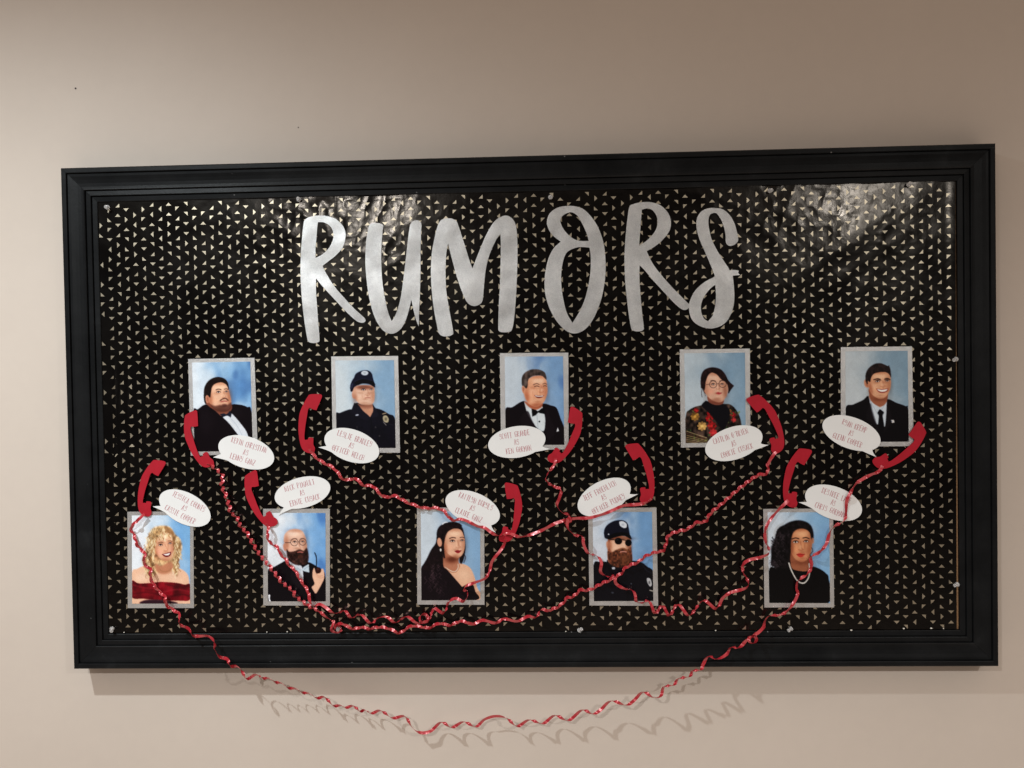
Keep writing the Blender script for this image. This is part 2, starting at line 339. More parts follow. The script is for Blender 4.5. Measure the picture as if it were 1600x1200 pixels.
# ------------------------------------------------------------------ portrait prints (flat photographs)
RW, RH, SS = 150, 224, 2
def blur(a, s):
    if s <= 0: return a
    r = int(s*2.5)+1; k = np.exp(-np.arange(-r, r+1)**2/(2*s*s)); k /= k.sum()
    p = np.pad(a, r, mode='edge')
    b = sum(k[i]*p[:, i:i+a.shape[1]] for i in range(2*r+1))
    return sum(k[i]*b[i:i+a.shape[0]] for i in range(2*r+1))
class Pic:
    def __init__(s, box, seed):
        s.x0, s.y0, s.x1, s.y1 = box; s.W = RW*SS; s.H = RH*SS
        s.k = s.W/(s.x1-s.x0)
        xs = s.x0+(np.arange(s.W)+.5)/s.W*(s.x1-s.x0); ys = s.y0+(np.arange(s.H)+.5)/s.H*(s.y1-s.y0)
        s.X, s.Y = np.meshgrid(xs, ys); s.img = np.zeros((s.H, s.W, 3)); s.seed = seed
        s.n = VN(seed)
    def U(s): return (s.X-s.x0)/(s.x1-s.x0), (s.Y-s.y0)/(s.y1-s.y0)
    def bg(s, left, right, dark, mott=.5):
        u, v = s.U(); n = s.n(u*3+1, v*4)+.5*s.n(u*7, v*9+3)+.25*s.n(u*15, v*19)
        t = np.clip(u*1.15-.1+n*.35+(.35-v)*.25, 0, 1); t = t*t*(3-2*t)
        c = np.array(left)*(1-t[..., None])+np.array(right)*t[..., None]
        n2 = s.n(u*4+9, v*3+7)+.5*s.n(u*9+2, v*7)
        q = np.clip((n2-.02)*3, 0, 1)*mott*np.clip(u*1.6-.3, 0, 1)
        s.img[:] = c*(1-q[..., None])+np.array(dark)*q[..., None]
    def put(s, mask, col, soft=0, alpha=1, tex=0, ts=30):
        mask = blur(mask.astype(float), soft*s.k) if soft > 0 else mask.astype(float)
        mask = mask*alpha; c = np.array(col, float)[None, None]
        if tex:
            u, v = s.U(); nn = s.n(u*ts, v*ts*1.4)+.6*s.n(u*ts*2.3+5, v*ts*2)
            c = c*(1+tex*nn[..., None]*2)
        s.img = s.img*(1-mask[..., None])+c*mask[..., None]
    def poly(s, pts, col, soft=0, alpha=1, sm=True, tex=0, ts=30):
        q = np.array(cr_closed(pts, 5) if sm else [p[:2] for p in pts])
        ins = np.zeros(s.X.shape, bool); x1, y1 = q[-1]
        for x2, y2 in q:
            if y1 != y2:
                c = ((s.Y < y1) != (s.Y < y2)) & (s.X < (x2-x1)*(s.Y-y1)/(y2-y1)+x1); ins ^= c
            x1, y1 = x2, y2
        s.put(ins, col, soft, alpha, tex, ts)
    def ell(s, cx, cy, rx, ry, col, rot=0, soft=0, alpha=1, tex=0, ts=30):
        c, sn = math.cos(math.radians(rot)), math.sin(math.radians(rot))
        a = (s.X-cx)*c+(s.Y-cy)*sn; b = -(s.X-cx)*sn+(s.Y-cy)*c
        s.put((a/rx)**2+(b/ry)**2 < 1, col, soft, alpha, tex, ts)
    def line(s, pts, wd, col, soft=0, alpha=1, sm=True):
        m = np.zeros(s.X.shape, bool)
        if sm and len(pts) > 2:
            q = []
            for i in range(len(pts)-1):
                p0 = np.array(pts[max(i-1, 0)]); p1 = np.array(pts[i]); p2 = np.array(pts[i+1]); p3 = np.array(pts[min(i+2, len(pts)-1)])
                for t in np.arange(0, 1, .2): q.append(.5*((2*p1)+(-p0+p2)*t+(2*p0-5*p1+4*p2-p3)*t*t+(-p0+3*p1-3*p2+p3)*t**3))
            q.append(np.array(pts[-1])); pts = q
        for (x1, y1), (x2, y2) in zip(pts[:-1], pts[1:]):
            L = (x2-x1)**2+(y2-y1)**2+1e-9; t = np.clip(((s.X-x1)*(x2-x1)+(s.Y-y1)*(y2-y1))/L, 0, 1)
            m |= (s.X-x1-t*(x2-x1))**2+(s.Y-y1-t*(y2-y1))**2 < (wd/2)**2
        s.put(m, col, soft, alpha)
    def eye(s, x, y, w, tilt=0, brow=None, bd=14, bc=(50, 30, 25), iris=(45, 30, 25)):
        s.ell(x, y, w*1.25, w*.75, (150, 95, 75), tilt, 3, .45)
        s.ell(x, y, w*.9, w*.36, (225, 215, 210), tilt, 1)
        s.ell(x, y-.5, w*.38, w*.38, iris, 0, 1)
        s.line([(x-w, y+1), (x-w*.3, y-w*.42), (x+w*.5, y-w*.38), (x+w, y+1)], w*.28, (40, 22, 20), 1, .9)
        if brow is not None:
            s.line([(x-w*1.3, y-bd+brow), (x, y-bd-w*.35), (x+w*1.3, y-bd-brow)], w*.42, bc, 1.2, .9)
    def curls(s, region, n, col, wd, amp=6, ln=40, seed=3, alpha=.7):
        r = random.Random(seed)
        for _ in range(n):
            cx, cy, rx, ry = region[r.randrange(len(region))]
            a = r.random()*6.28; q = math.sqrt(r.random()); x = cx+rx*q*math.cos(a); y = cy+ry*q*math.sin(a)
            pts = []; ph = r.random()*6.28; l = ln*(.6+.8*r.random()); dx = (r.random()-.5)*.5
            for k in range(7): pts.append((x+amp*math.sin(ph+k*1.3)+dx*l*k/6, y+l*k/6))
            c = col[r.randrange(len(col))]; s.line(pts, wd*(.6+.8*r.random()), c, .8, alpha)
    def sh(s, cx, cy, rx, ry, f, rot=0, soft=10, a=1.0):
        # tone of the printed picture: multiply inside a soft ellipse
        c, sn = math.cos(math.radians(rot)), math.sin(math.radians(rot))
        u = (s.X-cx)*c+(s.Y-cy)*sn; v = -(s.X-cx)*sn+(s.Y-cy)*c
        m = np.exp(-((u/rx)**2+(v/ry)**2)**1.3)*a
        s.img = s.img*(1-m[..., None]*(1-np.array(f)[None, None]))
    def face(s, cx, cy, w, h, turn=1, k=.72):
        # modelling of a face: side shadow, jaw, sockets, nose side, cheeks, lip shade
        D = (.72, .62, .56); G = (.84, .72, .66)
        s.sh(cx+turn*w*.46, cy+h*.05, w*.16, h*.42, D, 0, a=.75*k); s.sh(cx-turn*w*.47, cy+h*.1, w*.13, h*.42, G, 0, a=.8*k)
        s.sh(cx, cy+h*.52, w*.42, h*.09, D, 0, a=.8*k); s.sh(cx, cy-h*.47, w*.42, h*.08, G, 0, a=.8*k)
        s.sh(cx+turn*w*.05, cy+h*.22, w*.13, h*.045, D, 0, a=.55*k); s.sh(cx+turn*w*.06, cy+h*.39, w*.15, h*.035, D, 0, a=.55*k)
        s.sh(cx-turn*w*.17, cy-h*.1, w*.15, h*.06, D, 0, a=.5*k); s.sh(cx+turn*w*.26, cy-h*.1, w*.12, h*.06, D, 0, a=.5*k)
        s.sh(cx+turn*w*.17, cy+h*.02, w*.045, h*.13, D, 0, a=.45*k)
        s.sh(cx-turn*w*.22, cy+h*.14, w*.14, h*.09, (1.07, 1.02, .99), 0, a=.8*k); s.sh(cx+turn*w*.06, cy-h*.32, w*.22, h*.09, (1.09, 1.08, 1.06), 0, a=.8*k)
        s.sh(cx+turn*w*.09, cy+h*.06, w*.035, h*.1, (1.12, 1.1, 1.08), 0, a=.9*k)
    def done(s):
        # photographic print: slight softness, contrast and grain
        u, v = s.U()
        s.img = np.stack([blur(s.img[..., c], .9) for c in range(3)], -1)
        t = np.clip(s.img/255, 0, 1); t = t*.55+.45*(t*t*(3-2*t))
        gr = np.random.RandomState(s.seed).randn(s.H//2, s.W//2).repeat(2, 0).repeat(2, 1)
        lo = s.n(u*9, v*12)*.6+s.n(u*21, v*30)*.4
        s.img = 255*np.clip(t*(1+.022*gr[..., None]+.07*lo[..., None])-.006, 0, 1)
        a = s.img.reshape(RH, SS, RW, SS, 3).mean((1, 3)); a = np.clip(a, 0, 255)/255
        lum = (a*np.array([.3, .59, .11])).sum(-1, keepdims=True); a = np.clip(lum+(a-lum)*.87, 0, 1)
        return np.where(a <= .04045, a/12.92, ((a+.055)/1.055)**2.4)
SK, SKH, SKD = (222, 164, 134), (243, 196, 166), (176, 112, 84)
BGL, BGR, BGD = (208, 222, 238), (120, 166, 216), (84, 124, 178)

def pic1():
    s = Pic((180, 150, 750, 987), 21); s.bg((212, 226, 240), (122, 168, 218), (80, 122, 176), .8)
    s.ell(600, 275, 26, 45, (78, 118, 172), 10, 12, .7); s.ell(640, 420, 40, 90, (96, 146, 205), 0, 22, .5)
    s.poly([(180,612),(225,590),(290,548),(350,560),(430,630),(520,620),(552,552),(640,553),(705,575),(745,615),(760,1000),(170,1000)], (24, 15, 22), 1.5)
    s.ell(600, 640, 60, 60, (36, 27, 34), 30, 25, .6); s.ell(300, 700, 70, 120, (34, 25, 32), 0, 30, .6)
    s.poly([(466,668,S),(545,635),(585,665),(640,730),(690,800),(712,862,S),(632,866,S),(580,795),(522,722)], (206, 214, 226), 1.5)
    s.line([(545,680),(600,745),(650,840)], 5, (160, 170, 188), 2, .7); s.line([(520,690),(590,770)], 7, (230, 236, 244), 2, .8)
    s.poly([(300,520),(330,560),(400,610),(450,655),(500,640),(552,600),(545,540),(400,500)], (138, 84, 66), 2)
    s.ell(322, 495, 20, 38, (205, 140, 112), -5, 2); s.ell(322, 497, 9, 22, (165, 98, 78), -5, 3, .7)
    s.poly([(350,420),(372,362),(430,338),(495,348),(525,395),(538,445),(551,505),(548,560),(520,596),(468,606),(405,592),(362,555),(336,520),(335,470)], (232, 174, 144), 2)
    s.ell(445, 385, 60, 32, SKH, 0, 14, .6); s.ell(400, 480, 36, 40, (234, 176, 146), 0, 16, .6); s.ell(352, 500, 22, 60, SKD, 0, 14, .55); s.ell(535, 470, 14, 70, SKD, 0, 12, .5)
    s.poly([(350,545),(395,560),(445,550),(470,560),(515,552),(552,530),(550,575),(520,606),(470,616),(410,600),(370,575)], (88, 52, 44), 6, .8)
    s.poly([(288,440),(300,375),(345,318),(420,290),(490,305),(525,345),(533,410),(512,368),(470,342),(410,350),(372,382),(358,440),(348,482),(322,458),(303,480),(308,545),(290,515)], (38, 25, 22), 2, tex=.2)
    s.face(445, 470, 210, 250, 1)
    s.eye(432, 432, 19, 0, 1, 22, (58, 36, 28)); s.eye(508, 428, 15, 0, -1, 21, (58, 36, 28))
    s.line([(480,425),(492,462),(500,478),(480,486),(462,480)], 5, (170, 105, 80), 2.5, .8); s.ell(484, 462, 9, 16, (240, 190, 160), 0, 5, .6)
    s.line([(446,512),(470,496),(500,492),(522,510)], 12, (88, 54, 45), 2, .85)
    s.line([(455,522),(485,518),(512,520)], 8, (192, 98, 92), 1.5); s.line([(458,518),(485,514),(512,516)], 3, (110, 50, 45), 1)
    s.ell(485, 556, 28, 14, (80, 46, 40), 0, 5, .8)
    s.poly([(438,638,S),(480,632),(505,640),(535,608,S),(550,640),(544,672,S),(512,654),(468,664,S)], (34, 38, 56), 1.5)
    return s.done()
def pic2():
    s = Pic((443, 138, 1002, 960), 22); s.bg((196, 210, 220), (132, 166, 200), (106, 142, 182), .5)
    s.poly([(440,655),(480,630),(560,600),(610,590),(640,535),(700,560),(770,550),(800,580),(870,600),(940,640),(1000,690),(1015,970),(440,970)], (22, 21, 34), 1.5, tex=.1, ts=8)
    s.poly([(640,545),(700,560),(790,550),(800,600),(785,650),(760,668),(720,640),(670,600)], (196, 140, 114), 2); s.poly([(640,560),(700,590),(780,585),(790,560),(700,545)], (158, 104, 84), 6, .7)
    s.poly([(618,535,S),(650,548),(700,610),(765,672),(730,700),(640,660),(590,620)], (28, 27, 42), 1.5); s.poly([(790,545,S),(830,610),(840,660),(770,672),(795,610)], (30, 29, 44), 1.5)
    s.ell(617, 460, 20, 38, (214, 158, 134), 0, 2)
    s.poly([(600,420),(640,380),(720,370),(800,380),(812,430),(812,490),(800,535),(765,556),(710,556),(660,540),(630,500),(612,455)], (226, 176, 152), 2)
    s.ell(715, 395, 70, 16, (170, 116, 98), 0, 8, .6); s.ell(665, 470, 30, 36, (238, 192, 170), 0, 12, .6); s.ell(740, 532, 34, 14, (240, 196, 172), 0, 8, .5); s.ell(630, 500, 16, 40, SKD, 0, 10, .4)
    s.poly([(585,430),(583,375),(600,330),(620,300),(640,262),(700,235),(755,235),(788,262),(800,310),(817,372),(812,392),(760,362),(690,358),(640,378),(618,395),(605,425)], (24, 26, 50), 1.5)
    s.poly([(622,345),(690,315),(760,320),(808,345),(816,376),(760,360),(700,356),(650,370)], (13, 12, 20), 2); s.line([(625,338),(700,312),(800,332)], 4, (52, 54, 76), 1.5, .8)
    s.ell(722, 258, 34, 22, (196, 206, 220), 0, 2); s.ell(722, 258, 16, 10, (150, 158, 170), 0, 3, .6); s.ell(598, 380, 8, 26, (60, 66, 96), 15, 3, .8)
    s.face(712, 462, 195, 180, 1); s.sh(715, 392, 90, 20, (.62, .5, .46), 0, a=.8)
    s.eye(706, 413, 19, 0, 1, 16, (130, 92, 74), (70, 70, 80)); s.eye(782, 411, 15, 0, -1, 15, (130, 92, 74), (70, 70, 80))
    s.line([(745,400),(752,440),(765,458),(742,466),(722,460)], 5, (178, 118, 98), 2.5, .8); s.line([(720,491),(745,487),(772,491)], 6, (170, 96, 88), 1.5); s.line([(690,460),(700,490)], 4, SKD, 3, .5)
    s.ell(643, 650, 17, 7, (176, 182, 198), -10, 1.5); s.poly([(890,660),(920,655),(940,690),(930,720),(900,715),(886,690)], (170, 160, 132), 1.5); s.ell(913, 688, 12, 16, (104, 96, 80), 0, 2, .8)
    s.ell(900, 636, 24, 5, (168, 148, 120), -15, 1.5); s.line([(890,715),(915,745)], 6, (150, 145, 140), 1.5); s.line([(940,735),(1005,750)], 4, (45, 45, 60), 2)
    for q in ((640, 765), (815, 765), (850, 845)): s.ell(*q, 8, 8, (62, 58, 62), 0, 1.5)
    s.line([(770,670),(800,960)], 4, (12, 11, 20), 2); s.line([(590,765),(700,770)], 4, (12, 11, 22), 2)
    return s.done()
def pic3():
    s = Pic((291, 102, 844, 930), 23); s.bg((188, 203, 218), (120, 156, 200), (84, 120, 176), .8)
    s.poly([(290,610),(360,575),(470,518),(520,600),(640,545),(720,560),(775,585),(810,680),(848,790),(850,940),(290,940)], (25, 17, 24), 1.5)
    s.poly([(470,520,S),(520,575),(560,600),(640,562,S),(662,650),(668,720),(650,800),(590,770),(530,690),(495,620)], (206, 218, 226), 1.5)
    s.line([(590,650),(600,780)], 4, (150, 160, 172), 2); s.ell(612, 710, 8, 8, (30, 30, 34), 0, 1)
    s.poly([(478,520),(560,560),(640,540),(635,575),(590,600),(540,590),(495,555)], (190, 112, 82), 3)
    s.ell(467, 412, 17, 38, (208, 146, 120), -8, 2); s.ell(467, 414, 7, 22, (165, 100, 78), -8, 3, .6)
    s.poly([(500,330),(560,290),(640,285),(680,320),(690,380),(692,430),(680,480),(655,530),(610,568),(560,570),(510,540),(478,480),(470,430),(485,380)], (232, 164, 130), 2)
    s.ell(610, 330, 60, 26, (244, 198, 172), 0, 12, .6); s.ell(548, 440, 34, 30, (246, 176, 146), 0, 12, .6); s.ell(500, 480, 18, 50, (196, 118, 86), -15, 10, .6); s.ell(590, 552, 50, 14, (206, 124, 92), -10, 8, .6)
    s.ell(668, 440, 18, 26, (236, 160, 130), 0, 8, .5)
    s.poly([(452,370),(452,300),(480,255),(540,225),(610,225),(665,250),(682,295),(680,320),(640,285),(580,282),(530,300),(510,330),(508,372),(492,402),(468,376)], (82, 70, 66), 2, tex=.3, ts=22)
    s.ell(485, 345, 14, 40, (128, 118, 114), 8, 6, .7)
    s.face(590, 420, 200, 270, 1); s.line([(540,400),(575,402),(610,404)], 3, (186, 110, 84), 2, .5)
    s.line([(560,368),(590,356),(615,366)], 8, (96, 70, 60), 2, .85); s.line([(648,362),(668,354),(686,364)], 7, (96, 70, 60), 2, .85)
    s.line([(570,384),(592,378),(614,385)], 6, (58, 38, 34), 1.5); s.line([(650,381),(668,376),(684,382)], 5, (58, 38, 34), 1.5)
    s.line([(630,370),(645,420),(652,434),(628,442),(606,432)], 6, (192, 112, 86), 3, .8); s.ell(638, 415, 10, 16, (250, 190, 164), 0, 5, .6)
    s.poly([(565,462,S),(610,468),(660,466,S),(640,486),(605,492),(582,482)], (120, 50, 48), 1.5); s.line([(578,470),(612,476),(648,472)], 8, (238, 230, 222), 1.2)
    s.line([(552,430),(556,470),(570,495)], 4, (190, 112, 86), 3, .6)
    s.poly([(540,592,S),(580,602),(600,612),(640,585),(662,590,S),(660,640,S),(618,632),(600,628),(580,650),(545,665,S)], (14, 12, 16), 1.5)
    s.poly([(430,690),(500,610),(540,690),(580,780),(540,800),(470,770)], (34, 25, 32), 3, .8); s.poly([(680,600),(720,690),(760,800),(700,880),(668,780)], (34, 26, 33), 4, .7)
    s.poly([(783,765,S),(794,798,S),(770,808,S)], (214, 220, 228), 1, sm=False)
    return s.done()
def pic4():
    s = Pic((176, 99, 750, 938), 24); s.bg((176, 192, 204), (126, 156, 182), (106, 138, 170), .5)
    s.poly([(185,680),(215,630),(270,600),(330,585),(380,560),(540,575),(600,580),(650,620),(690,690),(710,790),(700,945),(180,945)], (58, 46, 40), 2, tex=.6, ts=18)
    r = random.Random(3)
    for (x, y, rr, c) in [(270,690,45,(190,140,62)),(335,780,48,(214,166,96)),(282,632,26,(180,42,42)),(405,710,38,(186,30,34)),(430,780,46,(196,36,40)),(440,845,42,(206,56,60)),(405,660,26,(160,24,30)),(630,680,30,(186,36,40)),(635,725,26,(206,60,62)),(605,640,18,(150,90,50))]:
        for k in range(9):
            a = k*.8; f_ = .6+.45*r.random(); s.ell(x+rr*.5*math.cos(a), y+rr*.5*math.sin(a), rr*.46, rr*.28, tuple(v*f_ for v in c), math.degrees(a), 1.5, .95)
        s.ell(x, y, rr*.3, rr*.26, tuple(min(255, v*1.25) for v in c), 0, 3, .8)
    for _ in range(46):
        x = r.choice([r.uniform(190, 480), r.uniform(560, 700)]); y = r.uniform(620, 920)
        s.ell(x, y, r.uniform(6, 18), r.uniform(4, 9), r.choice([(58, 96, 44), (86, 120, 58), (30, 52, 30), (120, 130, 70)]), r.uniform(0, 180), 1.5, .75)
    for k in range(6): s.line([(188,825+k*20),(260,850+k*16),(380,890+k*14)], 5, r.choice([(196, 170, 112), (110, 72, 40), (206, 184, 134)]), 1.2, .85)
    s.poly([(370,545,S),(395,550),(470,580),(530,575),(560,590),(600,640),(590,720),(560,790),(530,815),(490,770),(440,700),(395,650),(335,590)], (22, 20, 28), 2)
    s.poly([(340,400),(350,290),(440,250),(530,280),(590,370),(575,470),(500,400),(380,480)], (40, 24, 26), 2)
    s.poly([(392,500),(440,490),(535,500),(538,570),(470,586),(402,556)], (150, 92, 74), 2)
    s.poly([(375,370),(400,310),(440,280),(490,290),(540,340),(575,385),(588,440),(570,500),(535,550),(485,560),(420,530),(375,480),(350,430)], (216, 166, 142), 2)
    s.ell(440, 330, 40, 26, (234, 190, 168), 0, 12, .6); s.ell(425, 455, 34, 30, (224, 148, 128), 0, 14, .6); s.ell(470, 540, 50, 14, (180, 120, 100), 0, 8, .6); s.ell(560, 470, 16, 50, (176, 118, 98), -10, 8, .5)
    s.poly([(330,420),(330,330),(352,270),(400,240),(460,235),(520,255),(560,300),(585,350),(610,380),(642,408,S),(610,450),(588,480),(590,420),(565,375),(520,345),(480,300),(430,282),(398,300),(378,350),(372,410),(362,450),(345,430)], (44, 26, 28), 2, tex=.3, ts=26)
    s.line([(345,420),(335,470),(340,510)], 5, (50, 30, 30), 1.5, .8); s.line([(352,430),(372,500)], 4, (50, 30, 30), 1.5, .6)
    s.face(470, 420, 200, 270, 1)
    s.eye(446, 392, 17, 0, -2, 30, (64, 38, 34)); s.eye(530, 392, 15, 0, 1, 30, (64, 38, 34))
    for (cx, cy) in ((446, 393), (535, 390)):
        s.line([(cx+34*math.cos(t), cy+32*math.sin(t)) for t in np.linspace(0, 6.283, 18)], 4.5, (62, 42, 40), .8, .9)
    s.line([(480,388),(502,386)], 4, (62, 42, 40), .8); s.line([(412,390),(380,395)], 4, (62, 42, 40), .8)
    s.line([(495,395),(505,430),(488,440),(474,432)], 5, (170, 108, 90), 2.5, .8)
    s.poly([(468,474,S),(490,464),(505,468),(530,472,S),(510,486),(490,488)], (190, 74, 76), 1.5); s.line([(470,474),(500,475),(528,473)], 3, (110, 40, 44), 1)
    return s.done()
def pic5():
    s = Pic((306, 82, 898, 933), 25); s.bg((184, 196, 204), (132, 158, 178), (118, 148, 172), .4)
    s.poly([(305,620),(380,580),(470,540),(525,505),(560,640),(660,640),(695,535),(790,570),(870,600),(893,625),(903,940),(300,940)], (20, 16, 21), 1.5)
    s.poly([(525,505,S),(570,560),(630,600),(695,545,S),(690,660),(675,790),(640,740),(600,768),(560,680)], (196, 210, 224), 1.5)
    s.line([(530,530),(590,640),(610,680)], 5, (150, 165, 182), 1.5, .7); s.line([(690,560),(640,640)], 5, (150, 165, 182), 1.5, .7)
    s.poly([(530,490),(600,540),(690,500),(690,540),(640,605),(600,590),(545,545)], (182, 118, 88), 3); s.ell(620, 528, 60, 16, (140, 84, 62), 0, 8, .7)
    s.ell(506, 385, 24, 40, (204, 142, 112), -12, 2); s.ell(508, 388, 11, 24, (156, 94, 70), -12, 3, .6)
    s.poly([(505,380),(510,270),(600,215),(700,235),(733,330),(640,330),(545,380)], (40, 28, 28), 2)
    s.poly([(525,440),(600,480),(700,470),(692,560),(640,600),(560,560)], (160, 100, 74), 2)
    s.poly([(530,330),(590,290),(680,280),(725,310),(735,360),(732,420),(715,470),(680,515),(640,530),(600,520),(550,480),(525,420),(518,370)], (220, 160, 126), 2)
    s.ell(630, 320, 60, 24, (240, 188, 156), 0, 12, .6); s.ell(580, 420, 28, 28, (238, 178, 146), 0, 10, .6); s.ell(548, 440, 14, 50, (178, 112, 84), -15, 9, .6); s.ell(640, 505, 36, 12, (238, 184, 154), 0, 8, .5)
    s.poly([(497,370),(498,300),(525,245),(580,205),(640,198),(700,222),(725,235),(735,290),(735,330),(720,300),(690,272),(630,272),(580,290),(550,330),(540,370),(525,365),(512,350)], (42, 30, 30), 2, tex=.3, ts=26)
    s.line([(705,240),(718,222)], 8, (42, 30, 30), 2)
    s.face(628, 400, 200, 250, 1)
    s.eye(608, 366, 20, 0, 2, 18, (46, 30, 26)); s.eye(700, 362, 17, 0, -2, 18, (46, 30, 26))
    s.line([(572,352),(605,344),(640,356)], 9, (46, 30, 26), 2, .8); s.line([(675,352),(702,345),(728,352)], 8, (46, 30, 26), 2, .8)
    s.line([(655,360),(668,398),(684,412),(655,420),(632,410)], 6, (176, 108, 82), 3, .8); s.ell(660, 398, 10, 13, (244, 194, 164), 0, 5, .5)
    s.poly([(592,432,S),(640,440),(712,432,S),(700,460),(660,476),(620,466)], (150, 66, 60), 1.5); s.poly([(602,438,S),(650,446),(704,438,S),(690,456),(655,464),(622,456)], (242, 238, 230), 1.2)
    s.poly([(628,625,S),(650,640),(668,660),(655,690),(668,790),(640,800),(612,785),(618,690),(606,660)], (15, 14, 20), 1.5)
    s.poly([(540,570),(560,640),(600,768),(620,830),(560,760),(500,700)], (32, 27, 32), 4, .7); s.poly([(698,570),(690,680),(676,790),(660,850),(740,730)], (32, 27, 32), 4, .7)
    s.poly([(732,728,S),(760,728,S),(764,752,S),(740,755,S)], (206, 206, 206), 1, sm=False); s.ell(738, 740, 6, 6, (70, 80, 110), 0, 1, .8)
    return s.done()
def pic6():
    s = Pic((121, 487, 540, 1122), 26); s.bg((222, 232, 244), (120, 170, 224), (98, 148, 210), .4)
    s.poly([(121,900),(160,870),(210,850),(280,850),(330,880),(420,860),(470,870),(520,910),(535,980),(540,1122),(121,1122)], (232, 178, 148), 3)
    s.ell(200, 930, 60, 26, (246, 200, 172), -15, 14, .7); s.ell(430, 940, 60, 20, (240, 190, 160), 10, 14, .6); s.poly([(310,830),(360,850),(410,830),(410,890),(350,910),(310,890)], (196, 132, 102), 8, .8)
    s.poly([(121,958),(170,975),(260,972),(330,965),(440,972),(500,985),(540,985),(540,1090),(460,1100),(300,1095),(200,1085),(121,1075)], (124, 14, 30), 1.5, tex=.25, ts=9)
    s.line([(125,985),(230,1010),(330,1000)], 7, (176, 44, 62), 4, .6); s.line([(340,1040),(440,1020),(535,1035)], 8, (172, 42, 58), 4, .6); s.line([(130,1050),(230,1040),(330,1060)], 8, (84, 6, 20), 4, .7); s.line([(360,980),(450,1000),(538,995)], 6, (74, 6, 18), 3, .7); s.line([(400,1070),(480,1055),(540,1070)], 9, (70, 5, 16), 4, .7)
    s.poly([(205,1098),(280,1092),(400,1102),(440,1122),(190,1122)], (60, 30, 44), 3)
    s.poly([(255,600),(290,570),(350,560),(400,575),(430,620),(470,660),(482,720),(465,790),(455,860),(445,930),(420,890),(300,900),(250,940),(215,870),(195,810),(215,740),(235,670)], (196, 160, 118), 5, tex=.35, ts=22)
    s.poly([(290,830),(330,850),(400,820),(420,870),(360,905),(300,890)], (190, 126, 96), 5)
    s.poly([(290,680),(310,630),(360,610),(400,625),(415,670),(425,720),(415,780),(390,810),(350,812),(315,790),(290,740)], (230, 168, 136), 2)
    s.ell(350, 640, 36, 18, (246, 196, 166), 0, 8, .7); s.ell(318, 750, 18, 18, (238, 160, 138), 0, 7, .7); s.ell(405, 735, 12, 16, (238, 160, 138), 0, 6, .6); s.ell(300, 780, 14, 34, (170, 106, 78), -15, 7, .5)
    s.curls([(240, 740, 34, 110), (262, 640, 30, 50), (450, 700, 22, 60), (440, 820, 22, 60), (300, 600, 40, 28), (370, 590, 50, 22), (250, 850, 36, 50)], 130, [(232, 206, 160), (246, 226, 186), (170, 128, 84), (206, 170, 122), (138, 100, 66)], 6, 6, 52, 4, .75)
    s.poly([(262,640),(300,580),(350,568),(330,610),(305,650),(292,700),(280,760),(262,720)], (190, 152, 106), 3, .85, tex=.3, ts=30); s.poly([(350,566),(400,580),(425,620),(420,670),(402,625),(370,605)], (158, 116, 76), 3, .8)
    s.curls([(275, 690, 12, 60), (430, 680, 10, 50)], 26, [(246, 226, 186), (170, 128, 84)], 5, 5, 60, 9, .8)
    s.face(358, 705, 140, 200, 1)
    s.eye(328, 700, 14, -4, 2, 15, (120, 82, 58)); s.eye(396, 688, 12, -4, -2, 14, (120, 82, 58))
    s.line([(360,695),(372,725),(380,735),(362,742),(350,738)], 4, (182, 116, 90), 2, .8)
    s.poly([(336,766,S),(370,758),(404,748,S),(400,772),(378,786),(354,782)], (112, 24, 34), 1.2); s.poly([(346,766,S),(372,763),(398,755,S),(388,771),(366,775)], (244, 238, 232), 1)
    s.line([(318,872),(350,892),(390,885),(400,865)], 3, (150, 110, 70), 1, .8)
    return s.done()
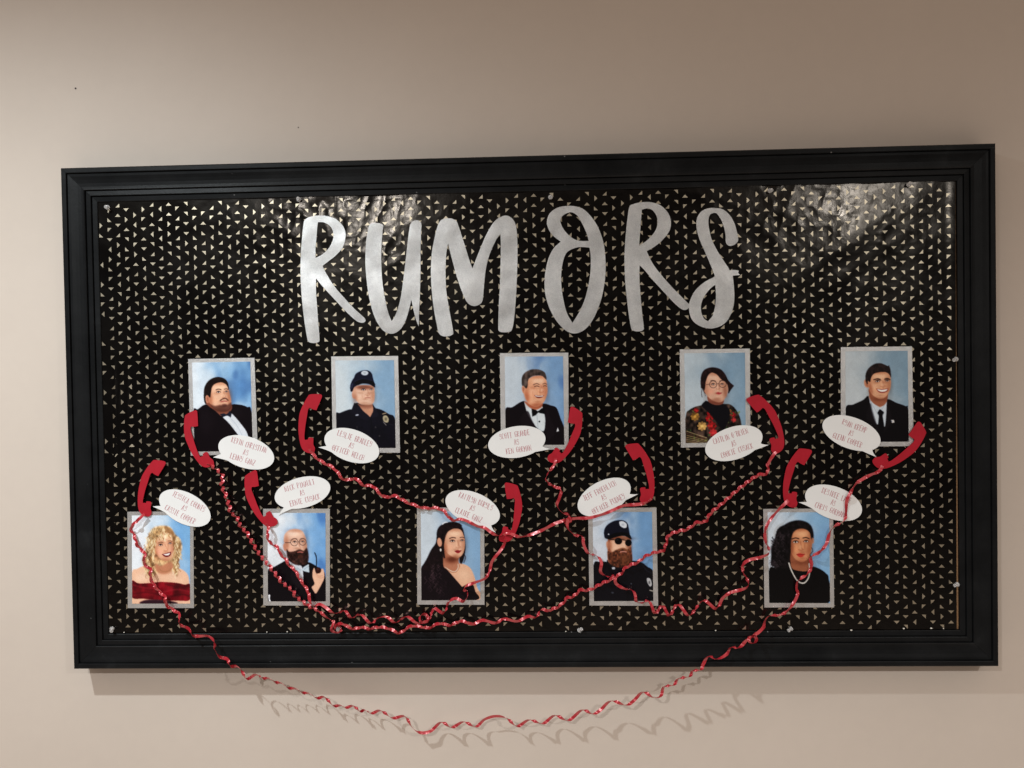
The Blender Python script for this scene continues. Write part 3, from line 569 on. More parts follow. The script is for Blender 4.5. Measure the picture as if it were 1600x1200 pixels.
def pic7():
    s = Pic((291, 408, 744, 1098), 27); s.bg((220, 230, 242), (110, 160, 220), (74, 120, 186), .7)
    s.poly([(291,865),(340,830),(420,785),(455,770),(600,790),(650,810),(720,860),(738,900),(745,1100),(291,1100)], (20, 14, 22), 1.5)
    s.poly([(445,775,S),(500,800),(560,830),(570,960),(576,990,S),(545,930),(500,860)], (206, 214, 228), 1.5)
    s.ell(427, 675, 15, 30, (214, 158, 136), -8, 2)
    s.poly([(418,620),(425,575),(460,543),(510,533),(560,548),(585,590),(596,640),(598,690),(580,730),(520,740),(460,730),(438,690),(425,650)], (226, 178, 156), 2)
    s.ell(490, 565, 42, 22, (246, 208, 190), 0, 10, .7); s.ell(445, 640, 14, 50, (188, 128, 104), -5, 9, .5); s.ell(478, 690, 20, 18, (232, 164, 142), 0, 8, .6)
    s.poly([(440,690),(460,710),(500,706),(540,696),(570,706),(598,680),(612,750),(600,800),(560,815),(510,812),(470,790),(445,750)], (66, 42, 38), 3, tex=.35, ts=30)
    s.line([(505,712),(540,694),(575,712)], 9, (96, 60, 48), 2, .9); s.line([(524,716),(545,712),(566,716)], 7, (196, 116, 106), 1.2)
    s.ell(545, 745, 20, 16, (120, 74, 56), 0, 6, .7)
    s.face(512, 640, 165, 200, 1, .9)
    s.eye(503, 634, 14, 0, 1, 22, (124, 84, 66)); s.eye(565, 632, 12, 0, -1, 22, (124, 84, 66))
    for (cx, cy, rr) in ((500, 636, 28), (566, 634, 26)):
        s.line([(cx+rr*math.cos(t), cy+rr*math.sin(t)) for t in np.linspace(0, 6.283, 18)], 4, (72, 54, 50), .8, .9)
    s.line([(472,640),(430,640)], 4, (72, 54, 50), .8); s.line([(528,634),(540,633)], 4, (72, 54, 50), .8)
    s.line([(532,645),(545,672),(552,684),(530,690)], 4, (182, 122, 98), 2, .8)
    s.poly([(508,820,S),(535,842),(560,846),(570,830),(612,806,S),(616,872,S),(575,862),(560,856),(545,870),(520,880,S)], (184, 202, 216), 1.3); s.line([(520,835),(545,850)], 4, (120, 140, 160), 1.5, .8); s.line([(575,848),(606,826)], 4, (120, 140, 160), 1.5, .8)
    s.poly([(470,860),(500,870),(545,935),(576,1000),(540,1000),(480,930)], (36, 28, 36), 3, .7)
    s.poly([(640,905),(642,860),(655,835),(665,870),(680,880),(705,850),(722,842),(732,880),(730,920),(712,960),(690,1000),(665,1036),(645,1010),(634,985),(655,960)], (230, 176, 148), 1.8); s.line([(665,880),(690,900),(720,895)], 4, (184, 120, 96), 2, .7); s.line([(675,905),(705,915),(724,908)], 4, (184, 120, 96), 2, .6)
    s.line([(658,718),(670,750),(672,800),(668,830)], 7, (18, 15, 20), 1); s.ell(686, 855, 22, 24, (58, 24, 22), 0, 1.5); s.ell(682, 846, 9, 7, (110, 60, 50), 0, 3, .7)
    s.poly([(294,1046,S),(310,1046),(308,1075),(318,1100,S),(300,1100,S)], (226, 230, 238), 1)
    return s.done()
def pic8():
    s = Pic((151, 377, 656, 1134), 28); s.bg((188, 202, 216), (128, 164, 202), (98, 136, 184), .5)
    s.poly([(151,870),(230,800),(330,790),(400,850),(480,820),(560,850),(600,920),(625,1020),(640,1134),(151,1134)], (222, 168, 138), 2)
    s.ell(520, 920, 60, 50, (236, 188, 158), 20, 20, .6); s.poly([(350,770),(440,780),(465,800),(470,850),(420,880),(370,860)], (186, 126, 98), 6, .8)
    s.poly([(151,865),(220,820),(330,830),(380,880),(440,950),(500,1020,S),(560,990),(590,1000),(612,1060),(614,1134),(151,1134)], (27, 16, 24), 1.5)
    s.poly([(280,640),(290,540),(330,490),(400,470),(470,480),(505,520),(520,580),(530,680),(520,760),(500,820),(480,810),(470,740),(390,600),(360,700),(370,800),(350,840),(220,880),(160,860),(200,780),(240,700)], (32, 20, 24), 2.5, tex=.2)
    s.ell(310, 640, 20, 38, (208, 150, 124), -8, 2)
    s.poly([(350,680),(380,700),(470,740),(470,800),(480,850),(440,900),(370,870),(340,830)], (178, 118, 92), 2)
    s.poly([(345,600),(370,560),(430,525),(490,535),(518,590),(526,640),(522,700),(500,750),(460,775),(420,765),(375,730),(345,670)], (222, 168, 140), 2)
    s.ell(440, 565, 46, 22, (240, 196, 168), 0, 10, .6); s.ell(400, 680, 26, 34, (232, 168, 142), 0, 10, .6); s.ell(360, 690, 14, 50, (176, 116, 90), -15, 9, .6); s.ell(450, 765, 36, 10, (180, 118, 92), 0, 6, .6)
    s.poly([(335,500),(400,468),(475,478),(500,505),(440,512),(390,540),(362,590),(345,660),(325,600),(305,560)], (36, 22, 25), 2.5, tex=.3)
    s.line([(335,488),(355,472),(375,470)], 7, (230, 236, 244), 1.5)
    s.line([(345,600),(342,680),(350,770)], 12, (30, 18, 22), 2); s.curls([(250, 940, 60, 80), (330, 1000, 60, 50), (280, 860, 50, 60)], 60, [(66, 48, 56), (84, 64, 70), (18, 10, 15)], 5, 10, 50, 6, .55)
    s.line([(515,740),(530,770),(515,815)], 7, (40, 24, 26), 2, .7)
    s.face(440, 650, 180, 250, 1); s.sh(410, 790, 50, 30, (.7, .58, .52), 0)
    s.eye(420, 630, 19, 0, 2, 24, (58, 34, 30)); s.eye(502, 625, 14, 0, -1, 23, (58, 34, 30))
    s.line([(462,625),(474,668),(488,682),(465,690),(448,682)], 5, (180, 114, 90), 2.5, .8)
    s.poly([(436,716,S),(464,706),(478,710),(496,708,S),(482,728),(460,734)], (158, 44, 50), 1.3); s.line([(438,717),(466,718),(494,711)], 3, (84, 22, 28), 1)
    s.ell(319, 705, 7, 13, (226, 224, 220), 0, 1.2); s.line([(355,850),(400,880),(440,890),(466,860),(466,825)], 5, (228, 214, 196), 1.2); s.line([(355,840),(380,880),(430,900)], 3, (140, 100, 76), 1, .7)
    return s.done()
def pic9():
    s = Pic((213, 508, 645, 1150), 29); s.bg((196, 208, 224), (112, 152, 198), (72, 112, 164), .8)
    s.poly([(215,890),(260,865),(310,865),(330,850),(500,860),(560,870),(600,900),(650,950),(650,1150),(215,1150)], (18, 17, 27), 1.5)
    s.poly([(325,690),(350,660),(430,680),(485,700),(490,780),(495,860),(440,890),(360,885),(320,860),(318,780)], (180, 118, 92), 2)
    s.ell(322, 745, 13, 28, (206, 148, 122), -8, 2)
    s.poly([(335,720),(370,700),(440,690),(484,710),(488,770),(470,800),(420,810),(360,800),(335,770)], (226, 174, 146), 2); s.ell(380, 770, 20, 20, (240, 190, 162), 0, 8, .6)
    s.sh(475, 750, 22, 50, (.7, .6, .55), 0); s.sh(335, 750, 18, 50, (.78, .68, .62), 0); s.sh(410, 700, 90, 14, (.6, .5, .45), 0)
    s.poly([(320,790),(345,800),(380,780),(430,768),(465,778),(488,760),(495,830),(490,880),(440,905),(380,905),(335,880),(320,830)], (94, 54, 36), 3, tex=.4, ts=34); s.ell(440, 840, 36, 36, (128, 78, 50), 0, 12, .6)
    s.line([(395,788),(430,770),(468,790)], 9, (136, 86, 56), 2); s.line([(410,796),(432,792),(455,796)], 7, (206, 140, 126), 1.2)
    s.poly([(298,690),(296,640),(320,600),(370,572),(430,568),(465,590),(475,630),(480,660),(484,700),(440,672),(380,680),(340,690),(318,700)], (20, 22, 40), 1.5); s.poly([(318,690),(370,660),(440,655),(478,670),(492,704),(440,680),(375,690),(330,705)], (10, 10, 16), 1.5)
    s.poly([(405,578,S),(430,574),(458,592),(458,618),(440,624),(412,608)], (204, 212, 224), 1.5); s.ell(432, 600, 12, 10, (150, 158, 172), 0, 2, .6); s.ell(328, 668, 5, 5, (200, 205, 215), 0, 1)
    s.ell(398, 718, 27, 24, (8, 7, 10), 0, 1.2); s.ell(470, 730, 24, 24, (8, 7, 10), 0, 1.2); s.line([(335,706),(375,708)], 5, (10, 9, 12), 1); s.line([(420,706),(450,712)], 5, (30, 26, 26), 1); s.ell(390, 708, 8, 4, (60, 60, 68), 0, 2, .8)
    s.ell(438, 745, 9, 14, (238, 188, 160), 0, 4, .8)
    s.ell(360, 912, 12, 9, (190, 196, 206), 0, 1.3); s.poly([(600,985),(625,990),(635,1030),(622,1045),(604,1020)], (176, 178, 182), 1.3); s.ell(617, 1016, 7, 12, (90, 90, 96), 0, 2, .8); s.line([(620,1072),(645,1078)], 8, (170, 165, 155), 1.3)
    s.line([(560,875),(600,930),(640,950)], 5, (44, 46, 62), 2, .8); s.ell(486, 1024, 6, 6, (70, 74, 84), 0, 1); s.ell(350, 1088, 10, 7, (60, 64, 74), 0, 1)
    return s.done()
def pic10():
    s = Pic((233, 510, 678, 1164), 30); s.bg((196, 210, 226), (128, 172, 216), (108, 148, 194), .5)
    s.line([(560,850),(680,850)], 9, (118, 154, 190), 5, .6)
    s.poly([(235,935),(280,905),(370,895),(450,915),(540,900),(600,915),(650,950),(668,990),(660,1164),(235,1164)], (12, 10, 13), 1.5)
    s.poly([(385,860),(440,860),(530,830),(535,900),(545,915),(500,935),(430,925),(395,905)], (184, 118, 84), 2); s.ell(450, 885, 50, 16, (140, 82, 58), 0, 8, .6)
    s.poly([(300,640),(420,600),(540,620),(552,700),(440,760),(420,900),(385,915),(280,880)], (24, 19, 23), 3)
    s.poly([(400,780),(440,840),(530,810),(535,900),(500,930),(400,910)], (158, 98, 70), 2)
    s.poly([(390,700),(410,650),(460,625),(520,640),(550,690),(550,760),(530,830),(490,865),(450,862),(415,830),(395,780)], (204, 138, 100), 2)
    s.ell(480, 665, 42, 24, (230, 168, 128), 0, 10, .7); s.ell(440, 780, 22, 24, (220, 150, 110), 0, 9, .6); s.ell(520, 790, 14, 30, (176, 108, 76), 10, 8, .5); s.ell(405, 760, 12, 50, (150, 90, 62), 0, 7, .6)
    s.poly([(390,880),(300,910),(255,880),(256,810),(266,745),(296,680),(338,615),(392,580),(460,568),(520,585),(552,620),(562,680),(555,730),(545,700),(535,655),(500,630),(450,632),(415,660),(400,720),(395,790),(385,850)], (24, 19, 23), 3, tex=.5, ts=30)
    s.curls([(300, 780, 55, 110), (340, 680, 55, 60), (280, 850, 40, 40)], 90, [(50, 42, 48), (70, 60, 66), (12, 9, 12)], 5, 8, 26, 12, .6)
    s.ell(262, 780, 9, 34, (24, 19, 23), 0, 5, .8)
    s.face(472, 745, 150, 240, 1)
    s.eye(432, 724, 19, 0, 1, 22, (44, 28, 24), (60, 45, 30)); s.eye(508, 720, 17, 0, -2, 22, (44, 28, 24), (60, 45, 30))
    s.line([(468,720),(474,765),(488,778),(468,784),(450,778)], 5, (158, 92, 64), 2.5, .8); s.ell(468, 760, 8, 14, (230, 170, 130), 0, 4, .6)
    s.poly([(436,812,S),(462,804),(478,808),(500,810,S),(482,830),(456,832)], (196, 62, 52), 1.3); s.line([(438,813),(468,815),(498,812)], 3, (110, 30, 28), 1)
    s.line([(548,765),(556,790),(535,815),(545,835)], 5, (64, 60, 60), 1); s.ell(556, 715, 10, 22, (196, 130, 96), 0, 2, .8)
    s.line([(382,875),(400,930),(440,1000),(485,1020),(520,985),(532,930),(528,880)], 9, (216, 214, 206), 1.2)
    return s.done()

# mat corners (TL,TR,BR,BL) and print corners in the photo
PH = [
 (pic1, [(294,561),(397.5,559),(403,709),(298,712)], [(300,566.5),(391,565),(395,704.5),(304,705.5)], 'silver-matted portrait of a heavy dark-haired man in black dinner jacket and bow tie'),
 (pic2, [(517.5,557),(622,556),(625,707.3),(520,707.3)], [(523.8,563.2),(615.6,562.8),(618.2,700),(526,700)], 'silver-matted portrait of a clean-shaven person in police uniform and cap, without glasses'),
 (pic3, [(781,551.8),(888,551),(888.5,702),(783,704)], [(788.8,557.2),(879.7,556.7),(881.7,695),(790,695.3)], 'silver-matted portrait of a smiling grey-haired man in tuxedo with white pocket square'),
 (pic4, [(1062,546),(1171.7,544.7),(1172.5,697.5),(1064,699.3)], [(1069.2,552),(1164,551),(1165.3,691),(1071.3,692.3)], 'silver-matted portrait of a person in round glasses and a red flowered shawl'),
 (pic5, [(1313.7,542.5),(1425,541.2),(1427.5,697),(1314,698)], [(1321,549),(1418.3,548),(1420,690),(1321.5,690.8)], 'silver-matted portrait of a smiling young man in dark suit and black necktie'),
 (pic6, [(199,799.7),(302,799),(303,950),(199.7,950.2)], [(206,805.5),(296.8,805.3),(297,943),(206.5,943.2)], 'silver-matted portrait of a curly blonde woman in an off-shoulder dark red dress'),
 (pic7, [(411,795),(515.4,795),(515.4,946.4),(411.4,946)], [(418,801.6),(508.5,801.6),(509,939.6),(418.6,939.6)], 'silver-matted portrait of a bald bearded man with round glasses holding a pipe'),
 (pic8, [(651.5,793.2),(756.5,793),(757,945),(652,944.6)], [(657.5,799.2),(750.2,799),(750.5,937.5),(658.4,938)], 'silver-matted portrait of a woman with long dark hair in a one-shoulder black dress'),
 (pic9, [(919,794),(1025.6,793),(1028.4,946.6),(921,946)], [(926,800.5),(1018.7,799.8),(1020.8,939),(928,939.3)], 'silver-matted portrait of a bearded man in police cap and dark sunglasses'),
 (pic10, [(1192.7,795.2),(1301.7,794.6),(1303.4,949),(1194.4,949.2)], [(1199.4,800.6),(1295.6,800.4),(1297,942.4),(1202,942)], 'silver-matted portrait of a woman with curly black hair and a pearl necklace'),
]
def slab(name, quad, d0, d1, material, parent):
    f = [P(x, y, d1) for x, y in quad]; b = [Vector((v.x, -d0, v.z)) for v in f]
    vs = f+b
    return mobj(name, vs, [(3, 2, 1, 0), (4, 5, 6, 7), (0, 1, 5, 4), (1, 2, 6, 5), (2, 3, 7, 6), (3, 0, 4, 7)], material, parent)
for k, (fn, mq, pq, lab) in enumerate(PH):
    mp_ = [P(x, y, .0347) for x, y in mq]
    root = empty('portrait_photo', sum(mp_, Vector())/4, lab, 'photograph', 'actor portraits pinned on the board')
    slab('silver_mat', mq, .0341, .0347, M['mat'], root)
    col = fn()
    q = [P(x, y, .0351) for x, y in pq]; loc = root.location
    u = np.linspace(0, 1, RW)[None, :, None]; v = np.linspace(0, 1, RH)[:, None, None]
    q0, q1, q2, q3 = [np.array(t-loc) for t in q]
    g = ((q0*(1-u)+q1*u)*(1-v)+(q3*(1-u)+q2*u)*v).reshape(-1, 3)
    ii = np.arange((RH-1)*(RW-1)); a = (ii//(RW-1))*RW+ii % (RW-1)
    fc = np.stack([a, a+RW, a+RW+1, a+1], 1)
    me = bpy.data.meshes.new('portrait_print')
    # front sheet plus back rim so that the print has thickness
    rimi = [0, RW-1, RW*RH-1, RW*(RH-1)]
    back = g[rimi].copy(); back[:, 1] += .00035
    nb = len(g); allv = np.concatenate([g, back])
    rim = []
    top = list(range(0, RW)); right = [RW-1+RW*i for i in range(RH)]; bot = list(range(RW*RH-1, RW*(RH-1)-1, -1)); left = [RW*(RH-1-i) for i in range(RH)]
    side = [top+[nb+1, nb], right+[nb+2, nb+1], bot+[nb+3, nb+2], left+[nb, nb+3]]
    me.from_pydata([tuple(p) for p in allv], [], [tuple(int(t) for t in f) for f in fc]+[tuple(t) for t in side]+[(nb, nb+1, nb+2, nb+3)])
    at_ = me.color_attributes.new('print', 'FLOAT_COLOR', 'POINT')
    cc = np.ones((len(allv), 4)); cc[:, :3] = .7; cc[:nb, :3] = col.reshape(-1, 3); at_.data.foreach_set('color', cc.ravel())
    me.materials.append(M['print']); me.update()
    o = bpy.data.objects.new('portrait_print', me); C.objects.link(o); o.parent = root

# ------------------------------------------------------------------ speech bubbles with lettering
GL = {
 'A': [[(0,0),(.45,1),(.55,1),(1,0)],[(.15,.34),(.85,.34)],[(.2,0),(.5,.8)]], 'B': [[(0,0),(0,1),(.8,.92),(.8,.62),(0,.52),(1,.4),(1,.08),(0,0)],[(.2,0),(.2,1)]],
 'C': [[(1,.85),(.6,1),(.1,.85),(0,.2),(.4,0),(1,.12)],[(.25,.85),(.22,.15)]], 'D': [[(0,0),(0,1),(.7,.9),(1,.4),(.7,.08),(0,0)],[(.2,0),(.2,1)]],
 'E': [[(1,1),(0,1),(0,0),(1,0)],[(0,.52),(.8,.52)],[(.2,0),(.2,1)]], 'F': [[(1,1),(0,1),(0,0)],[(0,.52),(.8,.52)],[(.2,0),(.2,1)]],
 'G': [[(1,.85),(.5,1),(0,.8),(0,.15),(.5,0),(1,.15),(1,.45),(.5,.45)],[(.22,.85),(.22,.12)]], 'H': [[(0,0),(0,1)],[(1,0),(1,1)],[(0,.48),(1,.52)],[(.2,0),(.2,1)]],
 'I': [[(.4,0),(.4,1)],[(.6,0),(.6,1)]], 'J': [[(.2,1),(1,1)],[(.7,1),(.7,.15),(.4,0),(0,.15)],[(.5,1),(.5,.2)]],
 'K': [[(0,0),(0,1)],[(1,1),(.2,.5),(1,0)],[(.2,0),(.2,1)]], 'L': [[(0,1),(0,0),(.9,0)],[(.2,1),(.2,0)]],
 'M': [[(0,0),(0,1),(.5,.4),(1,1),(1,0)],[(.18,0),(.18,.8)]], 'N': [[(0,0),(0,1),(1,0),(1,1)],[(.2,0),(.2,.8)]],
 'O': [[(.5,1),(0,.75),(0,.2),(.5,0),(1,.2),(1,.75),(.5,1)],[(0,.62),(.5,.5),(1,.62)],[(.22,.85),(.22,.12)]],
 'P': [[(0,0),(0,1),(.9,.9),(.9,.55),(0,.45)],[(.2,0),(.2,1)]], 'R': [[(0,0),(0,1),(.9,.9),(.9,.58),(0,.48),(1,0)],[(.2,0),(.2,1)]],
 'S': [[(1,.85),(.5,1),(0,.8),(.1,.58),(.9,.48),(1,.15),(.5,0),(0,.15)],[(.5,.55),(.8,.85)]], 'T': [[(0,1),(1,1)],[(.42,1),(.42,0)],[(.6,1),(.6,0)]],
 'U': [[(0,1),(0,.15),(.5,0),(1,.15),(1,1)],[(.2,1),(.2,.12)]], 'W': [[(0,1),(.1,0),(.5,.6),(.9,0),(1,1)],[(.2,1),(.25,.2)]],
 'Y': [[(0,1),(.1,.55),(.9,.55)],[(1,1),(.9,.2),(.5,0),(.1,.1)],[(.2,1),(.25,.6)]], 'Z': [[(0,1),(1,1),(0,0),(1,0)],[(.2,0),(1,.85)]],
 'V': [[(0,1),(.5,0),(1,1)],[(.2,1),(.55,.2)]], "'": [[(.5,1),(.4,.8)]]}
BUB = [
 # centre, semi-axes, rotation, tail tip, tail roots, text
 ((384.7,706.7), 45.0, 24.6, 17, (333,714.7), ((343.5,709.5),(357,719.5)), ('KEVIN CHRISTIAN','AS','LENNY GANZ'), 'over the heavy man in the dinner jacket, its tail pointing left'),
 ((549.7,696.2), 44.5, 25.0, 19, (497.5,699), ((510.5,697),(520,706)), ('LESLIE BRADLEY','AS','OFFICER WELCH'), 'over the police officer without glasses, its tail pointing left'),
 ((807.5,690.5), 45.2, 24.5, -9, (859.5,701.7), ((846.5,696.8),(835,705)), ('SCOTT GRANDE','AS','KEN GORMAN'), 'over the grey-haired man, its tail pointing right'),
 ((1146.7,692.5), 46.3, 25.4, -18, (1201.5,695), ((1187.5,692.5),(1177,702.5)), ('CAITLIN O\'BRIEN','AS','COOKIE CUSACK'), 'over the person in the flowered shawl, its tail pointing right'),
 ((1330.5,676.7), 47.5, 24.5, 20, (1369.7,714.3), ((1362.5,702.5),(1348,705.5)), ('RYAN KREMP','AS','GLENN COOPER'), 'over the young man with the necktie, its tail pointing down'),
 ((288.8,793.8), 43.5, 24.2, 27, (238.5,791.5), ((250.5,790.5),(261,800.5)), ('JESSICA COUNTS','AS','CASSIE COOPER'), 'above the blonde woman, its tail pointing left'),
 ((472.6,769.6), 44.4, 23.8, -14, (435,805), ((442,794),(456.5,795.5)), ('NICK PINAULT','AS','ERNIE CUSACK'), 'above the bald bearded man, its tail pointing down'),
 ((738.5,794), 44.8, 24.6, 22, (774.8,832.5), ((767.5,820.8),(756,822.5)), ('KAITLYN DURYLS','AS','CLAIRE GANZ'), 'above the long-haired woman, its tail pointing down'),
 ((944,776.7), 44.8, 25.2, -27, (997,772), ((983.5,771.5),(975.5,781)), ('JEFF FROEHLICH','AS','OFFICER PUDNEY'), 'above the police officer in sunglasses, its tail pointing right'),
 ((1302.5,785.6), 46.4, 25.2, 20, (1248,785), ((1262.5,784.5),(1272,793.5)), ('DESIREE LANE','AS','CHRIS GORMAN'), 'above the woman with the pearl necklace, crossed by a ribbon'),
]
def hnoise(i, j): return math.sin(i*12.9898+j*78.233)*43758.5453 % 1
for k, (c, a, b, rot, tip, (r1, r2), txt, lab) in enumerate(BUB):
    cx, cy = c; R = math.radians(rot); cs, sn = math.cos(R), math.sin(R)
    def ang(p):
        x, y = p[0]-cx, p[1]-cy; return math.atan2((-x*sn+y*cs)/b, (x*cs+y*sn)/a)
    def ep(t): return (cx+a*math.cos(t)*cs-b*math.sin(t)*sn, cy+a*math.cos(t)*sn+b*math.sin(t)*cs)
    t1, t2 = ang(r1), ang(r2)
    # walk the long way round from one root to the other
    d = (t1-t2) % (2*math.pi)
    if d > math.pi: st, en, dd, ra, rb = t2, t1, d, r2, r1
    else: st, en, dd, ra, rb = t1, t2, 2*math.pi-d, r1, r2
    out = [ep(st+dd*i/70) for i in range(71)]
    e1 = out[-1]; e0 = out[0]
    mid = ((e0[0]+e1[0])/2, (e0[1]+e1[1])/2)
    def bez(p, q, bow):
        mx, my = (p[0]+q[0])/2, (p[1]+q[1])/2
        mx += (mid[0]-mx)*bow; my += (mid[1]-my)*bow
        return [((1-t)**2*p[0]+2*t*(1-t)*mx+t*t*q[0], (1-t)**2*p[1]+2*t*(1-t)*my+t*t*q[1]) for t in [i/7 for i in range(1, 8)]]
    out += bez(e1, tip, .30)[:-1]+[tip]+bez(tip, e0, -.1)[:-1]
    D0, D1 = .0362, .0367
    root = empty('speech_bubble', P(cx, cy, D1), 'white oval speech bubble '+lab, 'speech bubble', 'paper speech bubbles with names')
    cutout('bubble_card', [out], D0, D1, M['white'], root)
    vs, fs = [], []
    Lh = 8.6; step = 12.2
    for li, line in enumerate(txt):
        adv = min(4.05, 57.0/len(line)); wl = adv*len(line); x0 = -wl/2; y0 = (li-1)*step+Lh/2
        sh = -1.4*(li-1)*(1 if rot > 0 else -1)
        for ci, ch in enumerate(line):
            if ch not in GL: continue
            jx, jy = (hnoise(ci+k*7, li)-.5)*.5, (hnoise(li+k*3, ci)-.5)*.9
            for st_ in GL[ch]:
                pts = [(x0+ci*adv+q[0]*adv*.74+jx+sh, y0-q[1]*Lh+jy) for q in st_]
                for (xa, ya), (xb, yb) in zip(pts[:-1], pts[1:]):
                    L = math.hypot(xb-xa, yb-ya) or 1; hw = .2; nx, ny = -(yb-ya)/L*hw, (xb-xa)/L*hw
                    ex, ey = (xb-xa)/L*hw, (yb-ya)/L*hw
                    base_ = len(vs)
                    for (x, y) in ((xa+nx-ex, ya+ny-ey), (xb+nx+ex, yb+ny+ey), (xb-nx+ex, yb-ny+ey), (xa-nx-ex, ya-ny-ey)):
                        gx, gy = cx+x*cs-y*sn, cy+x*sn+y*cs
                        vs.append(P(gx, gy, D1+.00006+.000004*(len(fs) % 9)))
                    fs.append((base_, base_+1, base_+2, base_+3))
    mobj('lettering', vs, fs, M['ink'], root)

# ------------------------------------------------------------------ red telephone handsets
HS = [(180,478),(202,458),(288,454),(312,468),(305,500),(262,606,S),(230,598),(200,583,S),(184,603),(172,680),(160,760),(153,850),(157,886,S),(188,882,S),(192,866),(235,868),(238,925),(254,962),(246,1000),(222,1010),(195,1008),(160,995),(130,962),(110,900),(97,810),(97,720),(105,640),(130,570),(160,510)]
HO = cr_closed(HS, 5)
A0, B0 = np.array((246., 456.)), np.array((200., 1009.))
PHN = [((296.7,644.7),(328,729.5),1,'at the left edge of the dinner jacket man portrait'), ((492,616),(483,708),1,'left of the police officer without glasses'),
       ((902.5,640),(861,722.5),-1,'at the right of the grey-haired man portrait'), ((1176.5,619),(1216.5,707.5),-1,'right of the flowered-shawl portrait'),
       ((1443,667.5),(1366.5,727),-1,'at the lower right corner of the necktie man portrait'), ((248.5,719.5),(226.8,806.5),1,'standing on top of the blonde woman portrait'),
       ((390,739),(428,822),1,'at the top left corner of the bald bearded man portrait'), ((800,756),(787,847),-1,'right of the one-shoulder dress portrait'),
       ((988,693.5),(1010,786),-1,'above the top right corner of the sunglasses officer portrait'), ((1258,701.5),(1235.8,792.5),1,'standing on top of the pearl necklace portrait')]
for k, (A1, B1, mir, lab) in enumerate(PHN):
    A1 = np.array(A1); B1 = np.array(B1)
    u0 = B0-A0; u1 = B1-A1; s = np.linalg.norm(u1)/np.linalg.norm(u0)
    e0 = u0/np.linalg.norm(u0); n0 = np.array((-e0[1], e0[0])); e1 = u1/np.linalg.norm(u1); n1 = np.array((-e1[1], e1[0]))*mir
    lp = [A1+s*((q-A0)@e0)*e1+s*((q-A0)@n0)*n1 for q in HO]
    o = cutout('handset_cutout', [lp], .0374, .0380, M['red'])
    tag(o, 'red card telephone handset '+lab, 'telephone cutout', 'red telephone handsets')

